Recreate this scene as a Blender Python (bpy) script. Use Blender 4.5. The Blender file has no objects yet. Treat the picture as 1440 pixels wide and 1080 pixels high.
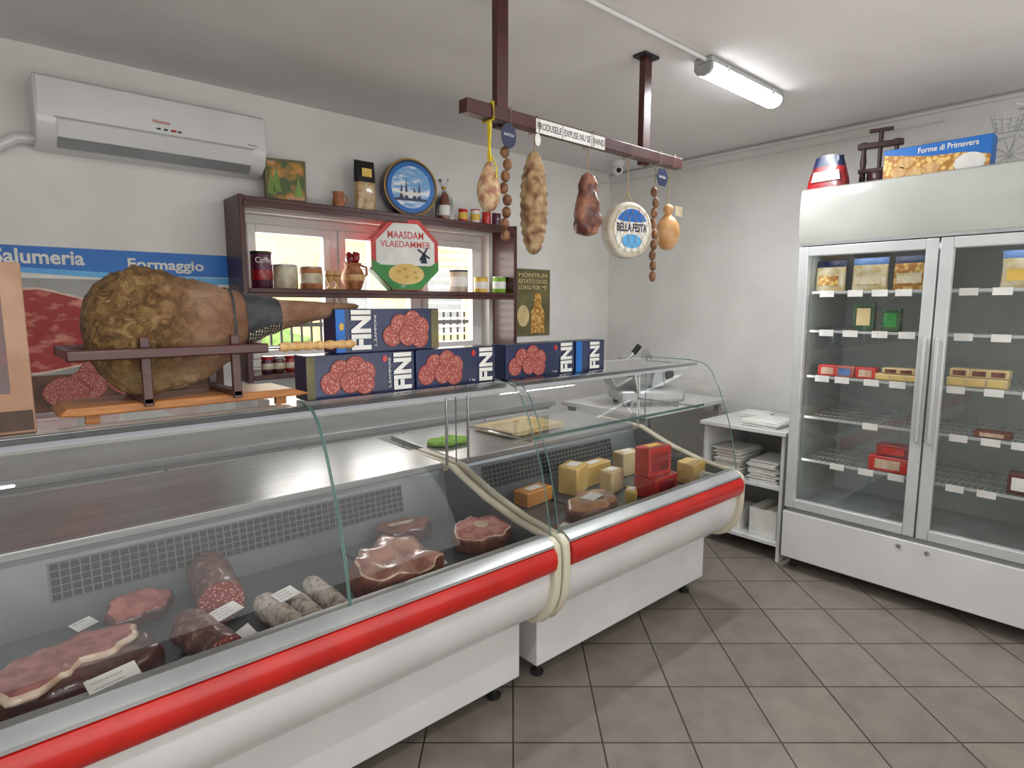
import bpy, bmesh, math, random
from mathutils import Vector, Matrix, noise
SC=bpy.context.scene; C=SC.collection
random.seed(7); PI=math.pi; R=math.radians
# ---------------------------------------------------------------- camera maths
F_=848.0; TH=R(48.3); PT=R(7.34); HC=1.5
FW=Vector((math.cos(TH)*math.cos(PT),math.sin(TH)*math.cos(PT),-math.sin(PT)))
RT=Vector((math.sin(TH),-math.cos(TH),0)); UP=Vector((math.cos(TH)*math.sin(PT),math.sin(TH)*math.sin(PT),math.cos(PT)))
def ray(u,v): return FW+RT*((u-720)/F_)-UP*((v-540)/F_)
def at(u,v,ax,val):
    d=ray(u,v); o=(0,0,HC)[ax]; t=(val-o)/d[ax]; return Vector((0,0,HC))+d*t
def onX(u,v,X): return at(u,v,0,X)
def onY(u,v,Y): return at(u,v,1,Y)
def onZ(u,v,Z): return at(u,v,2,Z)
# ---------------------------------------------------------------- materials
def lin(h):
    h=h.lstrip('#'); c=[int(h[i:i+2],16)/255 for i in (0,2,4)]
    return tuple((x/12.92 if x<=.04045 else ((x+.055)/1.055)**2.4) for x in c)+(1,)
def P(name,col,rough=.5,metal=0,col2=None,scale=8,lo=.4,hi=.6,bump=0,bscale=None,kind='noise',emit=0,coat=0,alpha=None,stretch=None,col3=None):
    m=bpy.data.materials.new(name); m.use_nodes=True; nt=m.node_tree; b=nt.nodes['Principled BSDF']
    b.inputs['Base Color'].default_value=lin(col); b.inputs['Roughness'].default_value=rough; b.inputs['Metallic'].default_value=metal
    if coat: b.inputs['Coat Weight'].default_value=coat; b.inputs['Coat Roughness'].default_value=.12
    tc=nt.nodes.new('ShaderNodeTexCoord'); vec=tc.outputs['Object']
    if stretch:
        mp=nt.nodes.new('ShaderNodeMapping'); mp.inputs['Scale'].default_value=stretch; nt.links.new(vec,mp.inputs[0]); vec=mp.outputs[0]
    if col2:
        if kind=='noise':
            t=nt.nodes.new('ShaderNodeTexNoise'); t.inputs['Scale'].default_value=scale; t.inputs['Detail'].default_value=5; out=t.outputs[0]
        elif kind=='voronoi':
            t=nt.nodes.new('ShaderNodeTexVoronoi'); t.inputs['Scale'].default_value=scale; out=t.outputs['Distance']
        else:
            t=nt.nodes.new('ShaderNodeTexWave'); t.inputs['Scale'].default_value=scale; t.inputs['Distortion'].default_value=6; t.inputs['Detail'].default_value=3; out=t.outputs['Fac']
        nt.links.new(vec,t.inputs['Vector'])
        r=nt.nodes.new('ShaderNodeValToRGB'); r.color_ramp.elements[0].position=lo; r.color_ramp.elements[1].position=hi
        r.color_ramp.elements[0].color=lin(col); r.color_ramp.elements[1].color=lin(col2)
        if col3:
            e=r.color_ramp.elements.new(min(.98,hi+.12)); e.color=lin(col3)
        nt.links.new(out,r.inputs[0]); nt.links.new(r.outputs[0],b.inputs['Base Color'])
    if bump:
        n=nt.nodes.new('ShaderNodeTexNoise'); n.inputs['Scale'].default_value=bscale or scale; n.inputs['Detail'].default_value=4
        bp=nt.nodes.new('ShaderNodeBump'); bp.inputs['Strength'].default_value=bump; bp.inputs['Distance'].default_value=.01
        nt.links.new(vec,n.inputs['Vector']); nt.links.new(n.outputs[0],bp.inputs['Height']); nt.links.new(bp.outputs[0],b.inputs['Normal'])
    if emit:
        b.inputs['Emission Color'].default_value=lin(col); b.inputs['Emission Strength'].default_value=emit
    return m
def glassmat(name,ior=1.45,base=0.0,rough=.01):
    # clear thin glass: mirror-like coat whose opacity follows the Fresnel curve
    m=bpy.data.materials.new(name); m.use_nodes=True; nt=m.node_tree; b=nt.nodes['Principled BSDF']
    b.inputs['Base Color'].default_value=(.93,.96,.95,1); b.inputs['Metallic'].default_value=1; b.inputs['Roughness'].default_value=rough; b.inputs['Alpha'].default_value=.08
    fr=nt.nodes.new('ShaderNodeFresnel'); fr.inputs[0].default_value=ior
    a=nt.nodes.new('ShaderNodeMath'); a.operation='ADD'; a.inputs[1].default_value=base; a.use_clamp=True
    nt.links.new(fr.outputs[0],a.inputs[0]); nt.links.new(a.outputs[0],b.inputs['Alpha'])
    try: m.surface_render_method='BLENDED'
    except Exception: pass
    return m
M={}
M['wall']=P('wall_paint','D8D6D2',.85,col2='DFDDD9',scale=3,bump=.08,bscale=60)
M['ceil']=P('ceiling_paint','D6D2D0',.9,col2='DEDAD8',scale=1.5,bump=.12,bscale=35)
M['white']=P('white_enamel','D8D8D7',.3,col2='D2D2D1',scale=4,coat=.3)
M['header']=P('header_enamel','A9ABA5',.18,col2='B0B2AB',scale=3,coat=.6)
M['cream']=P('cream_plastic','CFCAB5',.4,col2='C8C2AB',scale=5)
M['red']=P('red_bumper','BE190E',.35,col2='AD140B',scale=6,coat=.25)
M['steel']=P('stainless','A0A4A5',.3,.6,col2='B2B5B5',scale=3,stretch=(1,30,30))
M['alu']=P('aluminium','A9ADAD',.35,.5,col2='B6B9B9',scale=4)
M['doorf']=P('door_frame_enamel','C4C7C6',.35,.1,col2='BCBFBF',scale=4)
M['tray']=P('tray_grey','53585A',.34,.4,col2='626668',scale=4)
M['duct']=P('duct_grey','6C7275',.4,.3,col2='7A8082',scale=3)
M['mesh']=P('grille_mesh','5E6365',.5,.1,col2='676C6E',scale=9)
M['liner']=P('liner_grey','8E9496',.4,.3,col2='9BA0A1',scale=3)
M['fliner']=P('fridge_liner','8B928F',.45,0,col2='939A97',scale=3)
M['dark']=P('dark_plastic','17181A',.5,col2='202124',scale=20)
M['black']=P('black_matte','0A0A0B',.6,col2='111112',scale=20)
M['chrome']=P('chrome','D0D2D3',.12,1,col2='C5C8C9',scale=2)
M['wood']=P('dark_red_wood','34120E',.4,col2='4C1D18',scale=5,lo=.3,hi=.7,stretch=(1,12,12),coat=.2)
M['woodv']=P('dark_brown_wood','2E1A14',.45,col2='45281F',scale=5,lo=.3,hi=.7,stretch=(12,12,1))
M['beech']=P('beech_wood','B5793F',.45,col2='9A5F2B',scale=6,lo=.3,hi=.7,stretch=(2,18,18))
M['beechl']=P('pale_beech','D3AC74',.45,col2='BD9259',scale=6,stretch=(12,12,3))
M['glass']=glassmat('case_glass',1.42,.008,.02)
M['cglass']=glassmat('clear_shelf_glass',1.35,.0)
M['fglass']=glassmat('fridge_glass',1.45,.04)
M['wglass']=glassmat('window_glass')
M['edge']=P('glass_edge','50706A',.2,col2='5D7C74',scale=5)
M['paper']=P('white_paper','E6E6E1',.7,col2='DBDBD5',scale=12)
M['ink']=P('ink','20263A',.7,col2='2A3046',scale=30)
M['pink']=P('cut_ham','A8675E',.4,col2='7C3631',scale=22,lo=.4,hi=.6,coat=.4,bump=.4,bscale=40,col3='C99A8C')
M['pinkp']=P('pale_cut_ham','C08B80',.4,col2='9C5850',scale=20,lo=.4,hi=.6,coat=.4,bump=.4,bscale=40,col3='D8B4A4')
M['fat']=P('fat','D4BFA8',.4,col2='BF9F84',scale=25,coat=.4)
M['salcut']=P('salami_cut','D2A896',.4,col2='80302C',scale=120,lo=.18,hi=.36,kind='voronoi',coat=.4)
M['salcas']=P('salami_casing','56241F',.5,col2='9C7A6C',scale=55,lo=.5,hi=.74,coat=.3,bump=.6,bscale=60)
M['salwhite']=P('floured_casing','C9C0B4',.8,col2='806456',scale=45,lo=.5,hi=.72,bump=.8,bscale=60)
M['meatdk']=P('cured_meat_dark','5A221D',.35,col2='361210',scale=14,lo=.35,hi=.65,coat=.6,bump=.5,bscale=30,col3='94594B')
M['speck']=P('speck','8A4C34',.5,col2='542618',scale=18,lo=.35,hi=.65,bump=.5,bscale=30,coat=.2)
M['net']=P('netted_salami','AE946C',.8,col2='6F4A34',scale=26,lo=.4,hi=.65,bump=.8,bscale=40)
M['cheese']=P('yellow_cheese','D2AE58',.45,col2='DBBE74',scale=10,coat=.4)
M['cheesel']=P('pale_cheese','D8C594',.5,col2='C9B27C',scale=10,coat=.3)
M['provola']=P('smoked_cheese','B9884F',.38,col2='CFA677',scale=9,coat=.4)
M['twine']=P('twine','B49A6C',.8,col2='94794E',scale=60)
M['yrope']=P('yellow_rope','D8C21E',.6,col2='C5AE14',scale=60)
M['navy']=P('navy_card','12244F',.4,col2='0E1C42',scale=6,coat=.3)
M['blue']=P('poster_blue','1766B8',.45,col2='1A70C2',scale=4)
M['lblue']=P('poster_light_blue','4FA5E0',.45,col2='63B2E6',scale=4)
M['gold']=P('gold','B48F35',.4,.3,col2='C6A44C',scale=8)
M['olive']=P('olive_card','5E5836',.5,col2='706946',scale=8)
M['redp']=P('red_package','B81F1C',.35,col2='C62D25',scale=15,coat=.4)
M['green']=P('green_print','2F7A36',.5,col2='3B8B42',scale=10)
M['lgreen']=P('green_cloth','6FA02E',.9,col2='86B63C',scale=40,bump=.4)
M['clay']=P('clay','9B5F38',.6,col2='B3754A',scale=20,bump=.2)
M['terra']=P('painted_clay','B67B52',.5,col2='8E5231',scale=22)
M['pepper']=P('red_pepper','9C1218',.35,col2='6E0C12',scale=12,coat=.5)
M['board']=P('cardboard','A98770',.8,col2='9C7861',scale=12)
M['salprint']=P('printed_salami','DDB2A2',.45,col2='9C4842',scale=150,lo=.15,hi=.40,kind='voronoi')
M['salrim']=P('printed_salami_rim','7A342E',.45,col2='8C4038',scale=30)
M['meatprint']=P('printed_meat','9E2620',.45,col2='CF8674',scale=11,lo=.52,hi=.66,stretch=(1,1,2.2))
M['brownprint']=P('printed_board','6A4630',.5,col2='3E2819',scale=7)
M['greyprint']=P('printed_backdrop','A9A9A6',.5,col2='8D8C88',scale=3)
M['plastic']=P('clear_wrap_beige','C9AE84',.25,col2='A98556',scale=35,lo=.35,hi=.65,coat=.8)
M['purple']=P('purple_tin','5B2440',.35,col2='3E1430',scale=10,coat=.4)
M['tin']=P('cream_tin','CFC6AE',.4,col2='A8997A',scale=14)
M['lampw']=P('lamp_diffuser','F8FBFF',.3,emit=10)
M['strip']=P('case_glare','E6EAF0',.3,emit=.35)  # faint glow imitating glare along the case top, not a lamp
M['yel']=P('yellow_print','DCB440',.45,col2='E6C662',scale=14)
M['foodprint']=P('printed_food','E0C070',.45,col2='AC7430',scale=45,lo=.3,hi=.6,kind='voronoi')
M['rubber']=P('rubber','1A1A1A',.8,col2='242424',scale=30)
M['extwall']=P('yellow_render','F5DF9C',.9,col2='F7E6AE',scale=2)
M['pinkwall']=P('pink_render','F0D6C6',.9,col2='F3DDD0',scale=2)
M['slat']=P('blind_slat','DCCBBD',.8,col2='E2D4C8',scale=4)
M['roof']=P('clay_roof','B98673',.8,col2='C79886',scale=9)
M['leaf']=P('leaf','6B8A44',.8,col2='86A45A',scale=6,bump=.6)
M['ground']=P('paving_outside','D9D4CB',.9,col2='CCC6BC',scale=3)
def floor_mat():
    m=bpy.data.materials.new('floor_tiles'); m.use_nodes=True; nt=m.node_tree; b=nt.nodes['Principled BSDF']
    tc=nt.nodes.new('ShaderNodeTexCoord'); mp=nt.nodes.new('ShaderNodeMapping'); mp.inputs['Rotation'].default_value=(0,0,-TH); mp.inputs['Location'].default_value=(-2.534+3.1,1.244+3.1,0)
    br=nt.nodes.new('ShaderNodeTexBrick'); br.offset=0; br.squash=1
    br.inputs['Scale'].default_value=1; br.inputs['Brick Width'].default_value=.31; br.inputs['Row Height'].default_value=.31; br.inputs['Mortar Size'].default_value=.0035; br.inputs['Mortar Smooth'].default_value=.2
    br.inputs['Color1'].default_value=lin('7A726A'); br.inputs['Color2'].default_value=lin('837B72'); br.inputs['Mortar'].default_value=lin('36322F')
    nt.links.new(tc.outputs['Object'],mp.inputs[0]); nt.links.new(mp.outputs[0],br.inputs['Vector'])
    n=nt.nodes.new('ShaderNodeTexNoise'); n.inputs['Scale'].default_value=9; n.inputs['Detail'].default_value=8; nt.links.new(tc.outputs['Object'],n.inputs['Vector'])
    mx=nt.nodes.new('ShaderNodeMix'); mx.data_type='RGBA'; mx.blend_type='OVERLAY'; mx.inputs[0].default_value=.35
    nt.links.new(br.outputs['Color'],mx.inputs[6]); nt.links.new(n.outputs[0],mx.inputs[7]); nt.links.new(mx.outputs[2],b.inputs['Base Color'])
    bp=nt.nodes.new('ShaderNodeBump'); bp.inputs['Strength'].default_value=.35; bp.inputs['Distance'].default_value=.003; bp.invert=True
    nt.links.new(br.outputs['Fac'],bp.inputs['Height']); nt.links.new(bp.outputs[0],b.inputs['Normal'])
    b.inputs['Roughness'].default_value=.34
    return m
M['floor']=floor_mat()
def ham_mat():
    m=bpy.data.materials.new('ham_skin'); m.use_nodes=True; nt=m.node_tree; b=nt.nodes['Principled BSDF']; L=nt.links
    tc=nt.nodes.new('ShaderNodeTexCoord'); sp=nt.nodes.new('ShaderNodeSeparateXYZ'); L.new(tc.outputs['Object'],sp.inputs[0])
    n=nt.nodes.new('ShaderNodeTexNoise'); n.inputs['Scale'].default_value=26; n.inputs['Detail'].default_value=10; n.inputs['Roughness'].default_value=.74; n.inputs['Distortion'].default_value=1.4; L.new(tc.outputs['Object'],n.inputs['Vector'])
    n2=nt.nodes.new('ShaderNodeTexNoise'); n2.inputs['Scale'].default_value=7; n2.inputs['Detail'].default_value=8; L.new(tc.outputs['Object'],n2.inputs['Vector'])
    def ramp(src,stops):
        r=nt.nodes.new('ShaderNodeValToRGB'); e=r.color_ramp.elements
        e[0].position,e[0].color=stops[0][0],lin(stops[0][1]); e[1].position,e[1].color=stops[-1][0],lin(stops[-1][1])
        for p,c in stops[1:-1]: x=e.new(p); x.color=lin(c)
        L.new(src,r.inputs[0]); return r.outputs[0]
    r1=ramp(n.outputs[0],[(.34,'38280F'),(.46,'6A4A22'),(.56,'8C6B3C'),(.70,'B89B6C')])
    r2=ramp(n2.outputs[0],[(.3,'6F4630'),(.5,'926B50'),(.72,'B8987E')])
    def mix(f,a,c,bt='MIX'):
        x=nt.nodes.new('ShaderNodeMix'); x.data_type='RGBA'; L.new(f,x.inputs[0]); L.new(a,x.inputs[6]); L.new(c,x.inputs[7]); return x.outputs[2]
    def mr(src,a,bb,k=.16):
        x=nt.nodes.new('ShaderNodeMapRange'); x.inputs['From Min'].default_value=a; x.inputs['From Max'].default_value=bb
        s=nt.nodes.new('ShaderNodeMath'); s.operation='MULTIPLY_ADD'; s.inputs[1].default_value=k; L.new(n.outputs[0],s.inputs[0]); L.new(src,s.inputs[2]); L.new(s.outputs[0],x.inputs[0]); return x.outputs[0]
    c=mix(mr(sp.outputs['X'],.22,.38),r1,r2)
    r3=ramp(n.outputs[0],[(.4,'CBB48C'),(.58,'A5824F'),(.75,'7A5930')])
    c=mix(mr(sp.outputs['Z'],.18,.06),c,r3)
    L.new(c,b.inputs['Base Color']); b.inputs['Roughness'].default_value=.62; b.inputs['Coat Weight'].default_value=.05
    bp=nt.nodes.new('ShaderNodeBump'); bp.inputs['Strength'].default_value=.9; bp.inputs['Distance'].default_value=.02; L.new(n.outputs[0],bp.inputs['Height']); L.new(bp.outputs[0],b.inputs['Normal'])
    return m
M['ham']=ham_mat()
# ---------------------------------------------------------------- mesh builder
def tag(o,label=None,cat=None,group=None,kind=None):
    if label: o['label']=label
    if cat: o['category']=cat
    if group: o['group']=group
    if kind: o['kind']=kind
    return o
def thing(name,label,cat,loc=(0,0,0),rz=0,group=None):
    o=bpy.data.objects.new(name,None); C.objects.link(o); o.empty_display_size=.05; o.location=loc; o.rotation_euler=(0,0,rz); return tag(o,label,cat,group)
def wl(o):
    v=Vector(o.location)
    while o.parent: o=o.parent; v+=Vector(o.location)
    return v
class MB:
    def __init__(s): s.v=[];s.f=[];s.m=[];s.X=None
    def add(s,vs,fs,mi=0):
        b=len(s.v); vs=[Vector(v) for v in vs]
        if s.X: vs=[s.X@v for v in vs]
        s.v+=[tuple(v) for v in vs]; s.f+=[tuple(b+i for i in f) for f in fs]; s.m+=[mi]*len(fs); return s
    def box(s,x0,x1,y0,y1,z0,z1,mi=0):
        return s.add([(x,y,z) for z in (z0,z1) for y in (y0,y1) for x in (x0,x1)],[(0,2,3,1),(4,5,7,6),(0,1,5,4),(2,6,7,3),(0,4,6,2),(1,3,7,5)],mi)
    def tube(s,pts,r,n=10,mi=0,caps=True,closed=False,flat=1):
        pts=[Vector(p) for p in pts]; k=len(pts); rr=r if isinstance(r,(list,tuple)) else [r]*k; vs=[];fs=[]
        prev=None
        for i,p in enumerate(pts):
            if closed: t=pts[(i+1)%k]-pts[i-1]
            else: t=pts[min(i+1,k-1)]-pts[max(i-1,0)]
            t.normalize()
            ref=prev if prev is not None else (Vector((0,0,1)) if abs(t.z)<.9 else Vector((0,1,0)))
            a=t.cross(ref); a.normalize(); b=a.cross(t); b.normalize(); prev=b
            for j in range(n):
                q=2*PI*j/n; vs.append(p+a*math.cos(q)*rr[i]+b*math.sin(q)*rr[i]*flat)
        m=k if closed else k-1
        for i in range(m):
            for j in range(n):
                i2=(i+1)%k; fs.append((i*n+j,i*n+(j+1)%n,i2*n+(j+1)%n,i2*n+j))
        if caps and not closed: fs.append(tuple(range(n))); fs.append(tuple((k-1)*n+j for j in range(n)))
        return s.add(vs,fs,mi)
    def lathe(s,prof,n=28,mi=0,c=(0,0,0),caps=True,fn=None):
        vs=[];fs=[]
        for i,(r,z) in enumerate(prof):
            for j in range(n):
                q=2*PI*j/n; r2=max(r,.0002)*(fn(q,z) if fn else 1); vs.append((c[0]+r2*math.cos(q),c[1]+r2*math.sin(q),c[2]+z))
        for i in range(len(prof)-1):
            for j in range(n): fs.append((i*n+j,i*n+(j+1)%n,(i+1)*n+(j+1)%n,(i+1)*n+j))
        if caps: fs.append(tuple(range(n))); fs.append(tuple((len(prof)-1)*n+j for j in range(n)))
        return s.add(vs,fs,mi)
    def prism(s,poly,a,b,ax='x',mi=0):
        n=len(poly)
        def q(p,t): return (t,p[0],p[1]) if ax=='x' else ((p[0],t,p[1]) if ax=='y' else (p[0],p[1],t))
        vs=[q(p,a) for p in poly]+[q(p,b) for p in poly]
        return s.add(vs,[tuple(range(n)),tuple(range(n,2*n))]+[(i,(i+1)%n,n+(i+1)%n,n+i) for i in range(n)],mi)
    def sheet(s,prof,a,b,mi=0):
        n=len(prof); return s.add([(a,y,z) for y,z in prof]+[(b,y,z) for y,z in prof],[(i,i+1,n+i+1,n+i) for i in range(n-1)],mi)
    def ell(s,c,r,n=16,mi=0,ns=0,seed=0):
        vs=[];fs=[];m=n//2+1
        for i in range(m):
            ph=PI*(i+.02)/(m-1+.04)
            for j in range(n):
                q=2*PI*j/n; d=Vector((math.sin(ph)*math.cos(q),math.sin(ph)*math.sin(q),math.cos(ph)))
                k=1+(ns*noise.noise(d*2.2+Vector((seed,seed*2,0))) if ns else 0)
                vs.append((c[0]+d.x*r[0]*k,c[1]+d.y*r[1]*k,c[2]+d.z*r[2]*k))
        for i in range(m-1):
            for j in range(n): fs.append((i*n+j,i*n+(j+1)%n,(i+1)*n+(j+1)%n,(i+1)*n+j))
        fs.append(tuple(range(n))); fs.append(tuple((m-1)*n+j for j in range(n)))
        return s.add(vs,fs,mi)
    def slab(s,c,rad,h,rot=0,n=64,mt=0,ms=0,mf=None,border=.86,dome=.08,wob=.18,edge=.05):
        k=len(rad)
        def rr(q):
            x=(q/(2*PI))%1*k; i=int(x); f=x-i; f=f*f*(3-2*f); b=rad[i%k]*(1-f)+rad[(i+1)%k]*f
            return b*(1+edge*noise.noise(Vector((math.cos(q)*3.5,math.sin(q)*3.5,b*20))))
        rings=[(.97,0),(1.02,.2),(1.03,.45),(1.01,.75),(.96,1.0),(border,1.0+dome*.6),(.72,1+dome*.9),(.55,1+dome),(.38,1+dome),(.2,1+dome*.8),(.01,1+dome*.8)]
        vs=[];ms_=[]
        for sc,z in rings:
            for j in range(n):
                q=2*PI*j/n; r=rr(q)*sc; w=noise.noise(Vector((r*math.cos(q)*14+rad[0]*50,r*math.sin(q)*14,z*1.5+h*30)))
                vs.append((c[0]+r*math.cos(q+rot),c[1]+r*math.sin(q+rot),c[2]+z*h*(1+(wob*w if z>0 else 0))))
        for i in range(len(rings)-1):
            mi=ms if i<4 else (mf if (mf is not None and i==4) else mt)
            for j in range(n): ms_.append(((i*n+j,i*n+(j+1)%n,(i+1)*n+(j+1)%n,(i+1)*n+j),mi))
        b=len(s.v)
        s.add(vs,[],0)
        for f,mi in ms_: s.f.append(tuple(b+i for i in f)); s.m.append(mi)
        s.f.append(tuple(b+j for j in range(n))); s.m.append(ms)
        return s
    def build(s,name,mats,parent=None,world=False,loc=None,rot=(0,0,0),bevel=0,sharp=38,label=None,cat=None,group=None,kind=None,seg=2):
        if not isinstance(mats,(list,tuple)): mats=[mats]
        vs=[Vector(v) for v in s.v]; pos=Vector(loc) if loc is not None else Vector((0,0,0))
        if world:
            if parent is not None: w=wl(parent); vs=[v-w for v in vs]; 
            elif loc is None:
                lo=[min(v[i] for v in vs) for i in range(3)]; hi=[max(v[i] for v in vs) for i in range(3)]
                pos=Vector(((lo[0]+hi[0])/2,(lo[1]+hi[1])/2,lo[2])); vs=[v-pos for v in vs]
        me=bpy.data.meshes.new(name); me.from_pydata([tuple(v) for v in vs],[],s.f)
        for m in mats: me.materials.append(M[m] if isinstance(m,str) else m)
        for p,i in zip(me.polygons,s.m): p.material_index=i
        bm=bmesh.new(); bm.from_mesh(me); bmesh.ops.recalc_face_normals(bm,faces=bm.faces); bm.to_mesh(me); bm.free()
        me.shade_smooth(); me.set_sharp_from_angle(angle=R(sharp))
        o=bpy.data.objects.new(name,me); C.objects.link(o); o.location=pos; o.rotation_euler=rot
        if parent is not None: o.parent=parent
        if bevel:
            b=o.modifiers.new('Bevel','BEVEL'); b.width=bevel; b.segments=seg; b.limit_method='ANGLE'; b.angle_limit=R(40)
        return tag(o,label,cat,group,kind)
FRONT=(R(90),0,0); FRX=(R(90),0,R(-90))
def text(body,w,h,mat,parent,loc,rot=FRONT,world=False,name='lettering',bold=0):
    cu=bpy.data.curves.new(name,'FONT'); cu.body=body; cu.size=1; cu.align_x='CENTER'; cu.resolution_u=3; cu.offset=bold
    t=bpy.data.objects.new(name,cu); C.objects.link(t); bpy.context.view_layer.update()
    me=bpy.data.meshes.new_from_object(t.evaluated_get(bpy.context.evaluated_depsgraph_get())); bpy.data.objects.remove(t); bpy.data.curves.remove(cu)
    xs=[v.co.x for v in me.vertices]; ys=[v.co.y for v in me.vertices]
    cx=(min(xs)+max(xs))/2; cy=(min(ys)+max(ys))/2; sx=w/(max(xs)-min(xs)); sy=h/(max(ys)-min(ys))
    for v in me.vertices: v.co.x=(v.co.x-cx)*sx; v.co.y=(v.co.y-cy)*sy; v.co.z=0
    me.materials.clear(); me.materials.append(M[mat])
    o=bpy.data.objects.new(name,me); C.objects.link(o); l=Vector(loc)
    if world: l=l-wl(parent)
    o.parent=parent; o.location=l; o.rotation_euler=rot; return o
def disc(mb,cx,cz,y,rx,rz,mi=0,n=28,a0=0):
    mb.prism([(cx+rx*math.cos(2*PI*i/n),cz+rz*math.sin(2*PI*i/n)) for i in range(n)],y,y+.0008,'y',mi)
# ---------------------------------------------------------------- room
XW=4.05; YW=3.32; ZC=2.58; XL=-1.7; YF=-1.9
def struct(mb,name,mats,**k): return mb.build(name,mats,loc=(0,0,0),kind='structure',**k)
struct(MB().box(XL-.2,XW+.2,YF-.2,YW+.2,-.1,0),'floor','floor')
struct(MB().box(XL-.2,XW+.2,YF-.2,YW+.2,ZC,ZC+.12),'ceiling','ceil')
WX0,WX1,WZ0,WZ1=1.08,2.74,1.165,1.99
m=MB(); m.box(XL,WX0,YW,YW+.2,0,ZC); m.box(WX1,XW,YW,YW+.2,0,ZC); m.box(WX0,WX1,YW,YW+.2,0,WZ0); m.box(WX0,WX1,YW,YW+.2,WZ1,ZC); struct(m,'wall_back','wall')
struct(MB().box(XW,XW+.2,YF-.2,YW+.2,0,ZC),'wall_right','wall')
struct(MB().box(XL-.2,XL,YF-.2,YW+.2,0,ZC),'wall_left','wall')
struct(MB().box(XL,XW,YF-.2,YF,0,ZC),'wall_front','wall')
# window
m=MB(); y0,y1=3.40,3.455
def frame(m,x0,x1,z0,z1,w,y0,y1):
    m.box(x0,x0+w,y0,y1,z0,z1); m.box(x1-w,x1,y0,y1,z0,z1); m.box(x0+w,x1-w,y0,y1,z0,z0+w); m.box(x0+w,x1-w,y0,y1,z1-w,z1)
w1=thing('window_1',None,None,(1.91,3.42,WZ0)); w1['kind']='structure'
frame(m,WX0,WX1,WZ0,WZ1,.05,y0,y1); 
for x in (1.60,2.18): m.box(x,x+.05,y0,y1,WZ0+.05,WZ1-.05)
m.build('window_frame','white',w1,True,bevel=.004)
for a,b in ((1.13,1.60),(1.65,2.18),(2.23,2.69)):
    q=MB(); frame(q,a,b,WZ0+.05,WZ1-.05,.045,3.385,3.435); s_=q.build('sash','white',w1,True,bevel=.004)
    MB().add([(a+.045,3.41,WZ0+.095),(b-.045,3.41,WZ0+.095),(b-.045,3.41,WZ1-.095),(a+.045,3.41,WZ1-.095)],[(0,1,2,3)]).build('pane','wglass',w1,True)
MB().box(1.615,1.63,3.36,3.385,1.5,1.62).build('window_handle','white',w1,True,bevel=.003)
q=thing('roller_shutter','half open horizontal slat blind in the right side of the window','blind',(2.46,3.47,WZ0))
m=MB()
for i in range(15): 
    z=WZ1-.03-i*.054
    m.prism([(3.468,z),(3.474,z+.004),(3.488,z-.008),(3.482,z-.012)],2.22,2.70,'x')
m.build('slats','slat',q,True); MB().tube([(2.3,3.48,WZ0+.01),(2.3,3.48,WZ1)],.002).build('cord','paper',q,True); MB().tube([(2.62,3.48,WZ0+.01),(2.62,3.48,WZ1)],.002).build('cord','paper',q,True)
# outside
struct(MB().box(-6,12,3.55,16,-.3,-.2),'ground','ground')
h=thing('neighbouring_house','yellow rendered house with tiled roof seen through the window','house',(5.4,10.5,-.2))
MB().box(3.2,8.5,9.4,12,-.2,2.9).build('wall','extwall',h,True)
MB().prism([(9.0,2.9),(12.4,2.9),(10.7,4.1)],2.9,8.8,'x').build('roof','roof',h,True)
for x in (4.2,6.2):
    m=MB(); frame(m,x,x+.9,1.0,2.2,.07,9.34,9.40); f=m.build('window','white',h,True); MB().box(x+.07,x+.83,9.36,9.395,1.07,2.13).build('pane','liner',h,True)
h=thing('garage','pale pink rendered garage standing beyond the fence','building',(11,9,-.2))
MB().box(8.9,12,7.5,10.5,-.2,2.6).build('wall','pinkwall',h,True); MB().box(8.8,12.1,7.4,10.6,2.6,2.72).build('roof','roof',h,True)
fe=thing('metal_fence','dark upright bar fence outside the shop window','fence',(4.2,5.8,-.2))
for i in range(60):
    x=1.2+i*.1; MB().box(x,x+.018,5.8,5.818,-.2,1.45).build('bar','dark',fe,True)
MB().box(1.1,7.3,5.79,5.83,1.3,1.34).build('rail','dark',fe,True); MB().box(1.1,7.3,5.79,5.83,0,.04).build('rail','dark',fe,True)
for i,(x,y,s,l) in enumerate(((3.0,7.6,.9,'rounded green shrub outside, left of the yellow house'),(7.9,7.2,.7,'small green shrub outside by the pink garage'))):
    t=thing('garden_shrub',l,'shrub',(x,y,-.2)); q=MB()
    for k in range(14): 
        a=random.random()*6.3; q.ell((x+s*.5*math.cos(a),y+s*.5*math.sin(a),.4+random.random()*s*.6),(s*.45,s*.45,s*.4),12,0,.5,k)
    q.build('foliage','leaf',t,True); MB().tube([(x,y,-.2),(x,y,.8)],.05).build('stem','woodv',t,True)
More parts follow.
